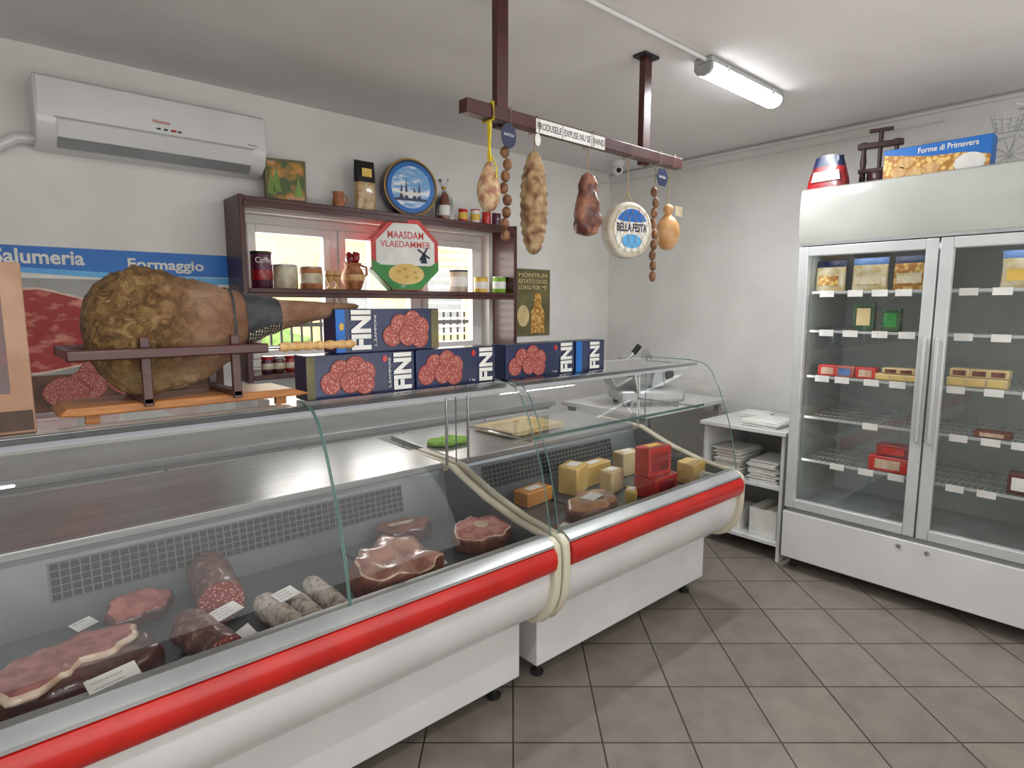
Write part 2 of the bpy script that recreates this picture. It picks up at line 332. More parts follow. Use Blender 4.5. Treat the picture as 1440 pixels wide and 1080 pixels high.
# conduits and ceiling lamps
struct(MB().tube([(-1.6,1.52,2.568),(2.50,1.52,2.568)],.009),'trim_1','white')
m=MB(); m.tube([(4.036,3.3,2.56),(4.036,-1.8,2.56)],.011); m.tube([(3.9,3.30,2.50),(4.036,3.29,2.50),(4.036,1.0,2.50)],.004); struct(m,'trim_2','white')
def lamp(x0,x1,y,label):
    t=thing('fluorescent_lamp',label,'ceiling lamp',((x0+x1)/2,y,ZC-.08))
    q=MB(); q.prism([(y-.048,ZC-.028),(y-.043,ZC-.002),(y+.043,ZC-.002),(y+.048,ZC-.028)],x0,x1,'x'); q.build('housing','alu',t,True,bevel=.006)
    q=MB(); pr=[(y-.043,ZC-.029),(y-.043,ZC-.05),(y-.03,ZC-.068),(y,ZC-.076),(y+.03,ZC-.068),(y+.043,ZC-.05),(y+.043,ZC-.029)]; q.prism(pr,x0+.02,x1-.015,'x'); q.build('diffuser','lampw',t,True,bevel=.004)
    MB().prism(pr,x0,x0+.02,'x').build('end_cap','alu',t,True); MB().prism(pr,x1-.015,x1,'x').build('end_cap','alu',t,True)
    for x in (x0+.12,x1-.14): MB().box(x,x+.02,y-.053,y-.043,ZC-.045,ZC-.02).build('clip','chrome',t,True)
    l=bpy.data.lights.new('tube_light','AREA'); l.shape='RECTANGLE'; l.size=x1-x0; l.size_y=.08; l.energy=19; l.color=(.95,.98,1)
    o=bpy.data.objects.new('tube_light',l); C.objects.link(o); o.location=((x0+x1)/2,y,ZC-.09)
lamp(2.48,3.17,1.53,'lit white fluorescent batten lamp on the ceiling near the refrigerator')
lamp(-.6,.08,.2,'added, unseen fluorescent batten lamp on the ceiling behind the viewer')  # added out of view to light the room from behind
t=thing('security_camera','small white dome camera on the ceiling near the far corner','camera',(3.72,2.98,2.46))
MB().lathe([(.045,2.58),(.05,2.56),(.05,2.54)],24,0,(3.72,2.98,0)).build('mount','white',t,True)
MB().ell((3.72,2.98,2.52),(.043,.043,.045),20).build('housing','white',t,True); MB().ell((3.69,2.945,2.505),(.018,.018,.018),16).build('lens','black',t,True)
# ---------------------------------------------------------------- air conditioner
t=thing('air_conditioner','long white split air conditioner high on the back wall','air conditioner',(.71,3.22,2.14))
x0,x1=.255,1.16
body=[(3.318,2.15),(3.318,2.425),(3.16,2.425),(3.13,2.41),(3.12,2.38),(3.125,2.25),(3.15,2.19),(3.20,2.155)]
MB().prism(body,x0,x1,'x').build('body','white',t,True,bevel=.006)
MB().sheet([(3.118,2.405),(3.114,2.37),(3.119,2.262)],x0+.01,x1-.01).build('front_panel','white',t,True)
MB().prism([(3.119,2.250),(3.123,2.254),(3.150,2.192),(3.146,2.188)],x0+.07,x1-.07,'x').build('louver','white',t,True)
MB().box(x0+.06,x1-.06,3.119,3.123,2.256,2.259).build('slot','liner',t,True)
MB().prism([(3.15,2.184),(3.153,2.188),(3.198,2.157),(3.195,2.152)],x0+.07,x1-.07,'x').build('outlet','alu',t,True)
text('Hisense',.068,.016,'redp',t,(.70,3.112,2.308),world=True)
q=MB()
for i in range(4): q.box(.68+i*.028,.695+i*.028,3.114,3.116,2.274,2.281)
q.build('indicator','ink',t,True)
q=MB(); q.box(.742,.757,3.1135,3.1145,2.273,2.283); q.build('indicator','redp',t,True)
text('Hisense',.04,.008,'ink',t,(1.09,3.116,2.275),world=True)
MB().tube([(.262,3.27,2.19),(.2,3.275,2.185),(.15,3.28,2.15),(.08,3.29,2.10),(-.05,3.29,2.08),(-.4,3.29,2.08)],.022,12).build('hose','white',t,True)
# ---------------------------------------------------------------- poster on the back wall
t=thing('wall_poster','long blue-topped poster of cured meats taped to the back wall','poster',(.25,3.315,1.0))
PX0,PX1=-.65,1.06
def wob(cx,cz,rx,rz,seed,n=36): return [(cx+rx*math.cos(2*PI*i/n)*(1+.12*noise.noise(Vector((math.cos(2*PI*i/n)*1.5,math.sin(2*PI*i/n)*1.5,seed)))),cz+rz*math.sin(2*PI*i/n)*(1+.12*noise.noise(Vector((math.cos(2*PI*i/n)*1.5+5,math.sin(2*PI*i/n)*1.5,seed))))) for i in range(n)]
MB().box(PX0,PX1,3.314,3.319,1.0,1.755).build('sheet','paper',t,True)
q=MB(); q.box(PX0,PX1,3.3125,3.314,1.645,1.755); q.build('blue_band','blue',t,True)
q=MB(); n=24; tp=[(PX0+(PX1-PX0)*i/n,1.655+.014*math.sin(i/n*5)) for i in range(n+1)]; q.prism(tp+[(x,z-.012-.02*(i/n)) for i,(x,z) in reversed(list(enumerate(tp)))],3.3115,3.3125,'y'); q.build('swoosh','lblue',t,True)
q=MB(); q.box(PX0,.95,3.313,3.314,1.03,1.62,0); q.box(PX0,.95,3.3122,3.313,1.03,1.2,1)
q.build('backdrop',['greyprint','brownprint'],t,True)
q=MB(); q.prism(wob(.22,1.39,.29,.185,1),3.3105,3.3121,'y',1); q.prism(wob(.22,1.39,.28,.175,1),3.3095,3.3104,'y',0); q.prism(wob(-.3,1.3,.2,.15,3),3.3105,3.3121,'y',0); q.prism(wob(.75,1.3,.14,.16,5),3.3105,3.3121,'y',0)
q.build('meat_picture',['meatprint','fat'],t,True)
q=MB()
for cx,cz,y in ((.42,1.2,3.309),(.36,1.14,3.308),(.29,1.12,3.307),(.52,1.16,3.308)):
    q.prism(wob(cx,cz,.085,.07,cx*9),y,y+.0008,'y',1); q.prism(wob(cx,cz,.080,.065,cx*9),y-.0003,y,'y',0)
q.build('salami_picture',['salprint','salrim'],t,True)
text('Salumeria',.315,.064,'paper',t,(.24,3.3105,1.712),world=True,bold=.025); text('Formaggio',.325,.064,'paper',t,(.725,3.3105,1.69),world=True,bold=.025)
t=thing('small_wall_poster','small dark olive poster with gold print, right of the wooden shelf','poster',(3.14,3.31,1.28))
MB().box(2.93,3.34,3.31,3.318,1.28,1.775).build('sheet','olive',t,True)
for s,z in (('MONTIUN',1.73),('ESTATO OGGI',1.685),('LONG FOR ME',1.64)): text(s,.29,.03,'cheesel',t,(3.16,3.308,z),world=True,bold=.012)
q=MB(); q.prism([(3.14,1.3),(3.28,1.3),(3.28,1.46),(3.25,1.5),(3.24,1.6),(3.18,1.6),(3.17,1.5),(3.14,1.46)],3.308,3.3095,'y',0); q.build('bottle_print','foodprint',t,True)
q=MB(); disc(q,3.06,1.43,3.308,.06,.08); q.build('cheese_print','cheesel',t,True)
# ---------------------------------------------------------------- wooden shelf in front of the window
t=thing('wooden_shelf','dark red wooden open shelf mounted across the window','shelf',(1.9,3.2,1.12))
SY0,SY1=3.09,3.315; SX0,SX1=1.0,2.80
for x in (SX0,SX1-.028): MB().box(x,x+.028,SY0,SY1,1.12,2.035).build('side_panel','wood',t,True,bevel=.003)
for z in (1.13,1.567,2.007): MB().box(SX0+.028,SX1-.028,SY0,SY1,z,z+.024).build('shelf_board','wood',t,True,bevel=.003)
MB().box(SX0+.02,SX1-.02,SY0-.008,SY0,1.98,2.008).build('rail','wood',t,True,bevel=.002); MB().box(SX0+.02,SX1-.02,SY0-.008,SY0,1.545,1.567).build('rail','wood',t,True,bevel=.002)
TZ=2.0315; MZ=1.5915; BZ=1.1545
G1='things standing on top of the wooden shelf'; G2='jars and tins on the middle shelf'
def sx(u,v,y=3.17): return onY(u,v,y).x
def can(name,label,cat,u,z,r,h,mat,lid='alu',band=None,y=3.19,group=None):
    x=sx(u,300 if z>2 else 400,y); t=thing(name,label,cat,(x,y,z),0,group)
    MB().lathe([(r*.96,0),(r,.004),(r,h*.9),(r*.97,h*.92)],28).build('body',mat,t)
    MB().lathe([(r*.99,h*.92),(r*1.02,h*.93),(r*1.02,h*.985),(r*.97,h)],28).build('lid',lid,t)
    if band: MB().lathe([(r*1.01,h*.25),(r*1.012,h*.26),(r*1.012,h*.68),(r*1.01,h*.69)],28,caps=False).build('paper_band',band,t)
    return t
x=sx(405,278); t=thing('picture_box','gift box printed with a forest landscape, on the shelf top','box',(x,3.2,TZ),R(-14))
MB().box(-.10,.10,-.035,.035,0,.215).build('body','olive',t,bevel=.004)
MB().box(-.088,.088,-.0375,-.036,.015,.2).build('picture',P('landscape_print','4A5A2E',.5,col2='C98A3C',scale=14,lo=.42,hi=.6,col3='7FA6C4'),t)
q=MB()
for i,(a,b,c_) in enumerate(((-.07,.04,.11),(-.045,.05,.13),(.06,.03,.1))): q.prism([(a-.022,b),(a+.022,b),(a,b+c_)],-.0385,-.0376,'y')
q.build('tree_print','leaf',t)
x=sx(477,285); t=thing('clay_mug','small brown clay mug on the shelf top beside the forest box','mug',(x,3.18,TZ))
MB().lathe([(.022,0),(.030,.005),(.032,.04),(.026,.07),(.030,.09),(.026,.09),(.022,.07),(.027,.03),(.001,.01)],24).build('body','clay',t); MB().tube([(.028,0,.075),(.05,0,.07),(.052,0,.045),(.03,0,.025)],.005,8).build('handle','clay',t)
x=sx(516,288); t=thing('pasta_bag','clear bag of dried pasta with black folded top on the shelf','bag',(x,3.19,TZ))
def pouch(t,w,d,h,mats,flip=0,split=.7):
    n=14;q=MB();vs=[]
    for i in range(n+1):
        k=i/n; dd=d*(math.sin(PI*min(1,(k*.92+.12)))**.6 if k<1 else .05); dd=max(dd,.004); 
        for j in range(20):
            a=2*PI*j/20; ww=w*(1-.05*math.sin(PI*k)); ex=.55
            vs.append((ww/2*math.copysign(abs(math.cos(a))**ex,math.cos(a)),dd/2*math.copysign(abs(math.sin(a))**ex,math.sin(a)),h*k))
    b=len(q.v); q.add(vs,[])
    for i in range(n):
        for j in range(20): q.f.append((i*20+j,i*20+(j+1)%20,(i+1)*20+(j+1)%20,(i+1)*20+j)); q.m.append(1 if i/n>=split else 0)
    q.f.append(tuple(range(20))); q.m.append(0); q.f.append(tuple(n*20+j for j in range(20))); q.m.append(1)
    return q.build('bag_body',mats,t,sharp=60)
pouch(t,.125,.07,.28,['plastic','black'],split=.56); MB().box(-.03,.03,-.031,-.029,.19,.235).build('paper_label','yel',t)
x=sx(574,260,3.2); t=thing('biscuit_tin','round blue tin with a harbour picture standing on edge','tin',(x,3.19,TZ),R(-12))
def ydisc(r,y0,y1,z,n=40):
    return MB().prism([(r*math.cos(2*PI*i/n),z+r*math.sin(2*PI*i/n)) for i in range(n)],y0,y1,'y')
RR=.168; n=40
ydisc(RR,-.03,.04,RR).build('body','navy',t,bevel=.004)
MB().tube([((RR-.006)*math.cos(2*PI*i/n),-.032,RR+(RR-.006)*math.sin(2*PI*i/n)) for i in range(n)],.004,8,closed=True).build('rim','gold',t)
ydisc(RR*.86,-.0318,-.0305,RR).build('blue_ring','blue',t)
ydisc(RR*.72,-.0332,-.032,RR).build('picture',P('harbour_print','6FA5D6',.4,col2='E9EEF2',scale=14,lo=.45,hi=.62,stretch=(1,1,3)),t)
q=MB()
for a,b,c_ in ((-.06,.10,.09),(-.03,.1,.12),(.02,.1,.075),(.05,.1,.1)): q.prism([(a-.012,b),(a+.012,b),(a,b+c_)],-.0345,-.0333,'y')
q.box(-.1,.1,-.0345,-.0333,.09,.105); q.build('ship_print','navy',t)
q=MB(); q.prism([(-.08,.14),(-.05,.12),(.05,.12),(.08,.14)],-.0352,-.0346,'y'); q.build('boat_print','paper',t)
x=sx(627,290); t=thing('gift_bottle','bottle in a clear gathered gift bag right of the round tin','bottle',(x,3.19,TZ))
MB().lathe([(.045,0),(.05,.01),(.05,.11),(.035,.15),(.014,.175),(.013,.2)],24).build('bottle_body','speck',t)
MB().lathe([(.052,0),(.056,.02),(.055,.12),(.038,.165),(.012,.195),(.012,.205),(.035,.245),(.04,.25)],24,caps=False,fn=lambda q,z:1+.07*math.sin(q*7)).build('wrap','wglass',t)
MB().lathe([(.014,.19),(.017,.2),(.014,.21)],16).build('ribbon','gold',t); MB().lathe([(.0515,.03),(.052,.031),(.052,.09),(.0515,.091)],24,caps=False).build('paper_label','paper',t)
for i,(u,mat,lab) in enumerate(((651,'redp','red and white spice tub on the shelf top, nearest the gift bottle'),(668,'paper','white spice tub with red lid on the shelf top behind the yellow rope'),(684,'redp','red spice tub on the shelf top behind the hanging yellow cheese'),(698,'purple','purple tin at the right end of the shelf top'))):
    can('spice_tub',lab,'tub',u,TZ,.03,.095,mat,'redp' if mat=='paper' else 'paper',None if i>1 else 'yel',group='small tubs on top of the wooden shelf')
t=can('coffee_tin','purple coffee tin with white lettering at the left of the middle shelf','tin',369,MZ,.052,.185,'purple','dark',group=G2)
text('Caffe',.07,.028,'paper',t,(-.012,-.0535,.14),(R(90),0,R(-8))); MB().lathe([(.0525,.04),(.0528,.041),(.0528,.09),(.0525,.091)],28,caps=False).build('paper_band','pepper',t)
can('storage_canister','pale cream canister on the middle shelf beside the coffee tin','canister',402,MZ,.062,.125,'tin','steel',None,group=G2)
can('storage_canister','tan printed canister on the middle shelf left of the wooden cups','canister',438,MZ,.06,.12,'clay','steel','tin',group=G2)
for u,l in ((464,'small pale wooden goblet on the middle shelf, the left of two'),(474,'small pale wooden goblet on the middle shelf, touching the clay jug')):
    x=sx(u,400); t=thing('wooden_goblet',l,'goblet',(x,3.17,MZ),0,'wooden goblets'); MB().lathe([(.02,0),(.022,.005),(.008,.02),(.008,.035),(.02,.05),(.024,.075),(.022,.1),(.018,.1),(.016,.06)],20).build('body','beechl',t); MB().lathe([(.0245,.07),(.025,.075),(.0245,.08)],20,caps=False).build('painted_ring','clay',t)
x=sx(499,400); t=thing('clay_jug','painted clay jug stuffed with dried red peppers','jug',(x,3.19,MZ))
MB().lathe([(.04,0),(.045,.004),(.062,.05),(.066,.08),(.05,.115),(.042,.13),(.052,.15),(.046,.15),(.036,.13)],28).build('body','terra',t)
MB().lathe([(.0625,.052),(.0665,.06),(.067,.075),(.066,.085)],28,caps=False).build('painted_band','beechl',t); MB().tube([(.05,0,.14),(.085,0,.13),(.088,0,.09),(.062,0,.07)],.007,8).build('handle','terra',t)
for i in range(4): 
    a=i*1.6+.4; MB().ell((.022*math.cos(a),.022*math.sin(a),.17+.01*(i%2)),(.026,.026,.033),14,0,.3,i).build('pepper','pepper',t)
x=sx(566,400); t=thing('cheese_box','octagonal cheese box with red, white and green windmill print','box',(x-.015,3.13,MZ),R(-11))
RO=.222
def octo(r,z,st=1): return [(r*math.cos(PI/8+PI/4*i),z+r*math.sin(PI/8+PI/4*i)) for i in range(8)]
ZO=RO*math.cos(PI/8)
q=MB(); q.prism(octo(RO,ZO),-.045,.05,'y')
for i,f in enumerate(q.f):
    if len(f)==4 and sum(q.v[j][2] for j in f)/4<ZO*.75: q.m[i]=1
q.build('body',['redp','green'],t,bevel=.004)
q=MB(); q.prism([p for p in octo(RO*.985,ZO)],-.0462,-.0452,'y'); q.build('red_border','redp',t)
q=MB(); q.prism([p for p in octo(RO*.87,ZO)],-.0472,-.0463,'y'); q.build('face','paper',t)
q=MB(); zc=ZO-.03; q.prism([(-.204,zc),(-.204,zc-.055),(-.085,.006),(.085,.006),(.204,zc-.055),(.204,zc),(.15,zc-.03),(-.15,zc-.03)],-.0482,-.0473,'y'); q.build('green_field','green',t)
q=MB(); disc(q,0,.095,-.0492,.11,.06); q.build('cheese_picture','cheese',t)
q=MB()
for cx,cz in ((-.045,.11),(.0,.08),(.05,.105),(-.01,.125),(.06,.075)): disc(q,cx,cz,-.0500,.014,.009,n=14)
q.build('hole_print','gold',t)
text('MAASDAM',.22,.042,'redp',t,(0,-.0479,.318),bold=.015); text('VLAEDAMMER',.31,.036,'redp',t,(0,-.0479,.265),bold=.012)
q=MB(); cx=.11; cz=.2; q.prism([(cx-.02,cz-.04),(cx+.02,cz-.04),(cx+.01,cz+.02),(cx-.01,cz+.02)],-.0495,-.0485,'y')
for a in (.6,.6+PI/2): q.X=Matrix.Translation((cx,-.0498,cz+.015))@Matrix.Rotation(a,4,'Y'); q.box(-.045,.045,-.0004,.0004,-.005,.005); 
q.X=None; q.build('windmill_print','ink',t)
text('NET',.03,.014,'paper',t,(-.02,-.0502,.026))
can('glass_jar','round jar with black and white picture label, right of octagonal box','jar',645,MZ,.06,.14,'tin','ink','paper',group=G2)
can('glass_jar','honey coloured jar on the middle shelf left of the last jar','jar',676,MZ,.045,.10,'yel','gold','paper',group=G2)
can('glass_jar','greenish jar at the right end of the middle shelf','jar',702,MZ,.045,.11,'lgreen','alu','paper',group=G2)
for i,(u,mt,l) in enumerate(((378,'purple','dark purple jar with red lid on the bottom shelf'),(394,'meatdk','brown red jar in the middle of three on the bottom shelf'),(411,'pepper','dark red jar on the bottom shelf nearest the stacked boxes'))):
    x=sx(u,515); t=thing('preserve_jar',l,'jar',(x,3.19,BZ),0,'small jars on the bottom shelf'); MB().lathe([(.028,0),(.03,.004),(.03,.06),(.026,.07)],22).build('body',mt,t); MB().lathe([(.029,.07),(.03,.072),(.03,.085),(.028,.087)],22).build('lid','pepper' if i!=1 else 'alu',t); MB().lathe([(.0305,.02),(.0307,.021),(.0307,.05),(.0305,.051)],22,caps=False).build('paper_label','tin',t)
# ---------------------------------------------------------------- counter along the back wall + rear table
t=thing('work_counter','low white work counter running under the window behind the display cases','counter',(1.2,3.05,0))
MB().box(-1.2,2.9,2.86,3.31,.06,.83).build('body','white',t,True,bevel=.003); MB().box(-1.22,2.92,2.83,3.315,.83,.865).build('worktop','alu',t,True,bevel=.003)
for i in range(7):
    d=MB().box(-1.18+i*.583,-.61+i*.583,2.843,2.859,.09,.81).build('door','white',t,True,bevel=.003); 
MB().box(-1.15,2.85,2.9,3.3,0,.06).build('plinth','dark',t,True)
t=thing('rear_table','white table in the far corner carrying the slicer','table',(3.5,2.5,0))
MB().box(3.0,3.98,2.15,2.85,.82,.85).build('tabletop','white',t,True,bevel=.003)
for x in (3.03,3.91):
    for y in (2.18,2.78): MB().box(x,x+.04,y,y+.04,0,.82).build('leg','alu',t,True)
t=thing('meat_slicer','grey steel meat slicer behind the far display case','slicer',(3.34,2.4,.85),R(-35))
MB().box(-.22,.22,-.15,.15,.03,.11).build('base','alu',t,bevel=.02,seg=3)
for x in (-.17,.17):
    for y in (-.11,.11): MB().lathe([(.02,0),(.022,.03)],14,0,(x,y,0)).build('foot','rubber',t)
MB().prism([(-.05,.11),(.13,.11),(.13,.24),(.08,.28),(-.02,.26)],.02,.12,'x').build('motor_housing','liner',t,bevel=.015,seg=3)
q=MB(); q.X=Matrix.Translation((-.0,.02,.23))@Matrix.Rotation(PI/2,4,'Y'); q.lathe([(.13,0),(.135,.006),(.12,.02),(.03,.03)],36); q.build('blade','chrome',t)
q=MB(); q.X=Matrix.Rotation(R(-12),4,'Y'); q.box(-.09,-.075,-.17,.14,.12,.33); q.build('gauge_plate','steel',t,bevel=.003)
q=MB(); q.X=Matrix.Translation((-.13,-.02,.2))@Matrix.Rotation(R(-28),4,'Y'); q.box(-.14,.06,-.13,.12,-.006,.006); q.box(-.14,-.128,-.13,.12,0,.07); q.build('carriage','steel',t,bevel=.003)
MB().tube([(-.16,-.1,.2),(-.17,-.12,.30),(-.12,-.12,.37)],[.012,.01,.012],12).build('pusher_arm','chrome',t); MB().tube([(-.13,-.12,.35),(-.09,-.12,.40)],.018,14).build('handle','black',t)
MB().tube([(.12,-.06,.2),(.16,-.06,.2)],.03,18).build('knob','black',t)
# ---------------------------------------------------------------- display cases
DK=.605
GP=[(1.445,.69),(1.452,.74),(1.468,.82),(1.492,.92),(1.523,1.01),(1.553,1.085),(1.578,1.135),(1.602,1.175),(1.632,1.203),(1.67,1.217),(1.72,1.221)]
def case(x0,x1,label,seams,shelf,sides):
    t=thing('display_case',label,'display case',((x0+x1)/2,1.9,0))
    e=.035; a,b=x0+e,x1-e
    MB().prism([(1.60,.08),(2.32,.08),(2.32,.34),(1.60,.34)],x0+.06,x1-.02,'x').build('base','white',t,True,bevel=.004)
    MB().prism([(1.425,.575),(1.425,.52),(1.435,.47),(1.455,.425),(1.485,.385),(1.525,.355),(1.58,.342),(2.35,.342),(2.35,.56),(1.46,.56)],a,b,'x').build('body','white',t,True)
    ep=[(1.405,.665),(1.398,.62),(1.398,.54),(1.405,.475),(1.43,.41),(1.47,.36),(1.52,.335),(1.60,.325),(2.34,.325),(2.37,.35),(2.37,.82),(2.34,.845),(2.02,.835),(1.93,.80),(1.80,.755),(1.62,.71),(1.50,.695),(1.43,.685)]
    for p in (x0,x1-e): MB().prism(ep,p,p+e,'x').build('end_panel','cream',t,True,bevel=.009,seg=3)
    for p in (a+.0005,b-.0035): MB().prism([(1.49,.60),(2.03,.60),(2.06,.80),(2.02,.822),(1.93,.788),(1.80,.743),(1.62,.70),(1.50,.685)],p,p+.003,'x').build('inner_panel','duct',t,True)
    bp=[(1.425,.572),(1.405,.575),(1.392,.59),(1.386,.615),(1.39,.643),(1.402,.66),(1.425,.664)]
    MB().prism(bp,a,b,'x').build('bumper','red',t,True)
    MB().prism([(1.425,.662),(1.405,.664),(1.405,.674),(1.44,.694),(1.475,.694),(1.478,.60),(1.46,.56),(1.425,.58)],a,b,'x').build('front_rail','alu',t,True)
    q=MB()
    k=max(1,round((b-a)/.47)); w=(b-a)/k
    for i in range(k): q.box(a+i*w+.002,a+(i+1)*w-.002,1.48,2.03,DK-.02,DK-.001); q.box(a+i*w+.002,a+i*w+.006,1.48,2.03,DK-.001,DK+.006)
    q.build('deck_tray','tray',t,True)
    MB().prism([(2.03,.56),(2.035,.66),(2.06,.80),(2.10,.835),(2.10,.56)],a,b,'x').build('rear_duct','duct',t,True)
    g0,g1=(x0+.72 if x1-x0>1.6 else a+.12),b-.22
    def gy(z): return 2.035+(z-.66)*.025/.14
    q=MB(); q.prism([(gy(.685)-.003,.685),(gy(.785)-.003,.785),(gy(.785)+.002,.785),(gy(.685)+.002,.685)],g0,g1,'x',0)
    q.build('grille_backing','black',t,True)
    q=MB(); n=int((g1-g0)/.024)
    for i in range(n+1):
        x=g0+(g1-g0)*i/n; q.prism([(gy(.68)-.007,.68),(gy(.79)-.007,.79),(gy(.79)-.003,.79),(gy(.68)-.003,.68)],x-.0017,x+.0017,'x')
    for i in range(6):
        z=.684+i*.0204; q.prism([(gy(z)-.007,z-.0016),(gy(z)-.007,z+.0016),(gy(z)-.003,z+.0016),(gy(z)-.003,z-.0016)],g0,g1,'x')
    q.build('vent_grille','mesh',t,True)
    MB().prism([(2.07,.812),(2.07,.838),(2.64,.852),(2.64,.826)],a,b,'x').build('worktop','steel',t,True,bevel=.003)
    MB().box(a,b,2.10,2.35,.56,.82).build('rear_body','white',t,True)
    cuts=[x0+.012]+seams+[x1-.012]
    for p,q_ in zip(cuts[:-1],cuts[1:]):
        g=MB().sheet(GP,p+.002,q_-.002).build('front_glass','glass',t,True,sharp=80)
        for xx in (p+.0025,q_-.0025): 
            ed=MB().tube([(xx,y,z) for y,z in GP],.0024,6).build('glass_edge','edge',g,True)
    sg=GP+[(2.0,1.221),(2.0,.836),(1.93,.80),(1.80,.757),(1.62,.712),(1.50,.697)]
    for p in sides:
        MB().add([(p,y,z) for y,z in sg],[tuple(range(len(sg)))]).build('side_glass','cglass',t,True)
        MB().tube([(p,1.72,1.224),(p,2.0,1.224),(p,2.0,.85)],.003,6).build('glass_edge','edge',t,True)
    MB().add([(x0+.012,1.69,1.2125),(x1-.012,1.69,1.2125),(x1-.012,2.04,1.2125),(x0+.012,2.04,1.2125)],[(0,1,2,3)]).build('top_glass','cglass',t,True)
    MB().box(x0+.012,x1-.012,1.684,1.70,1.198,1.2145).build('top_profile','alu',t,True,bevel=.002); MB().box(x0+.012,x1-.012,2.036,2.046,1.2,1.2145).build('top_profile','alu',t,True,bevel=.002)
    MB().box(a+.03,b-.03,1.702,1.724,1.182,1.197).build('glare_strip','strip',t,True,bevel=.003)  # glowing strip standing in for the glare under the top glass
    for x in (x0+.05,x1-.05): MB().tube([(x,2.02,.84),(x,2.02,1.2)],.006,10).build('post','chrome',t,True)
    if shelf:
        MB().add([(x0+.05,1.62,1.004),(x1-.05,1.62,1.004),(x1-.05,1.93,1.004),(x0+.05,1.93,1.004)],[(0,1,2,3)]).build('glass_shelf','cglass',t,True)
        MB().box(x0+.05,x1-.05,1.614,1.62,.998,1.009).build('shelf_edge','edge',t,True)
        for x in (x0+.06,x1-.06): MB().tube([(x,2.02,.99),(x,1.64,.99)],.006,8).build('bracket','chrome',t,True)
    for x in (x0+.12,x1-.1):
        for y in (1.66,2.26): MB().lathe([(.026,0),(.028,.012),(.012,.016),(.012,.08)],16,0,(x,y,0)).build('foot','rubber',t,True)
    return t
case(-.62,1.485,'near glass display case with red bumper, filled with cured meats',[.70],False,[-.604,1.469])
case(1.497,2.80,'far glass display case with red bumper and glass shelf, holding cheeses',[],True,[2.784])
# ---------------------------------------------------------------- meats in the near case
def card(u,v,z,w,h,rz,label,tilt=20,lines=3,group='handwritten price cards in the cases'):
    p=onZ(u,v,z); t=thing('price_card',label,'price card',(p.x,p.y,z),R(rz),group)
    o=MB().box(-w/2,w/2,-h/2,h/2,0,.0012).build('card','paper',t); o.rotation_euler=(R(tilt),0,0); o.location=(0,0,h/2*math.sin(R(tilt)))
    if lines:
        q=MB()
        for i in range(lines):
            y=h*.28-i*h*.25; pts=[(-w*.4+w*.6*k/26,y+h*.045*math.sin(k*2.3+i),.0016) for k in range(27)]; q.tube(pts,.0004,4)
        q.build('handwriting','ink',o)
    return t
def log(name,label,u0,v0,u1,v1,r,cas,cut,z=DK,cat='salami',group=None,dz=0):
    p0=onZ(u0,v0,z+r); p1=onZ(u1,v1,z+r); c=(p0+p1)/2; d=(p1-p0); L=d.length; t=thing(name,label,cat,(c.x,c.y,z+dz),math.atan2(d.y,d.x),group)
    n=30; q=MB(); vs=[];fs=[]; nv=36
    for i in range(n+1):
        k=i/n; r0=r*(1.0 if k<.8 else max(.12,math.sqrt(max(0,1-((k-.8)/.2)**2))))
        for j in range(nv):
            a=2*PI*j/nv; w=1+.09*noise.noise(Vector((k*L*22+u0,math.cos(a)*1.6,math.sin(a)*1.6)))+.05*noise.noise(Vector((k*L*70+u0,math.cos(a)*4,math.sin(a)*4)))
            vs.append((-L/2+L*k,r0*w*math.cos(a),r*1.02+r0*w*math.sin(a)))
    for i in range(n):
        for j in range(nv): fs.append((i*nv+j,i*nv+(j+1)%nv,(i+1)*nv+(j+1)%nv,(i+1)*nv+j))
    fs+= [tuple(range(nv)),tuple(n*nv+j for j in range(nv))]
    q.add(vs,fs).build('casing',cas,t,sharp=70)
    MB().tube([(-L/2-.003,0,r*1.02),(-L/2+.001,0,r*1.02)],[r*.93,r*.95],30).build('cut_face',cut,t)
    return t
GS='cut salami pieces in the near case'; GW='white floured salami sticks'
p=onZ(112,968,DK); t=thing('ham_joint','large dark cured ham joint lying at the left of the near case','ham',(p.x,p.y,DK),R(18))
MB().slab((0,0,0),[.18,.16,.12,.10,.12,.17,.18,.13,.10,.11,.14,.17],.065,mt=0,ms=1,mf=1,edge=.12).build('meat',['meatdk','meatdk'],t,sharp=70)
MB().slab((-.02,.03,.066),[.18,.11,.07,.075,.10,.17,.16,.085,.06,.11],.018,mt=0,ms=1,mf=1,border=.94,edge=.2).build('top_slice',['pink','fat'],t,sharp=70)
p=onZ(190,872,DK+.02); t=thing('ham_slice','thick pink ham slice leaning on the dark ham joint','ham slice',(p.x,p.y+.0,DK+.012),R(20))
o=MB().slab((0,0,0),[.10,.075,.06,.065,.085,.07,.055,.08],.035,mt=0,ms=1,mf=1,border=.9,edge=.2).build('slice',['pink','meatdk'],t,sharp=70); o.rotation_euler=(R(16),0,0); o.location=(0,0,.025)
card(163,968,DK+.075,.10,.06,14,'white handwritten card on the dark ham joint',30)
log('salami_piece','thick cut salami piece at the back of the near case',312,848,290,796,.063,'salcas','salcut',group=GS)
log('salami_piece','short cut salami half in front of the thick salami piece',318,922,258,876,.05,'salcas','salcut',group=GS)
card(318,862,DK+.05,.085,.045,25,'white card between the two cut salami pieces',15); card(350,915,DK,.08,.08,35,'blank white card leaning beside the short salami half',40,0)
log('salami_stick','white floured salami stick, longest of the three',424,890,365,845,.036,'salwhite','salcut',group=GW)
log('salami_stick','white floured salami stick in the middle of three',458,884,412,840,.029,'salwhite','salcut',group=GW)
log('salami_stick','white floured salami stick closest to the wrapped ham',486,862,432,818,.031,'salwhite','salcut',group=GW)
card(402,838,DK+.072,.07,.045,20,'small white card lying on the floured salami sticks',15)
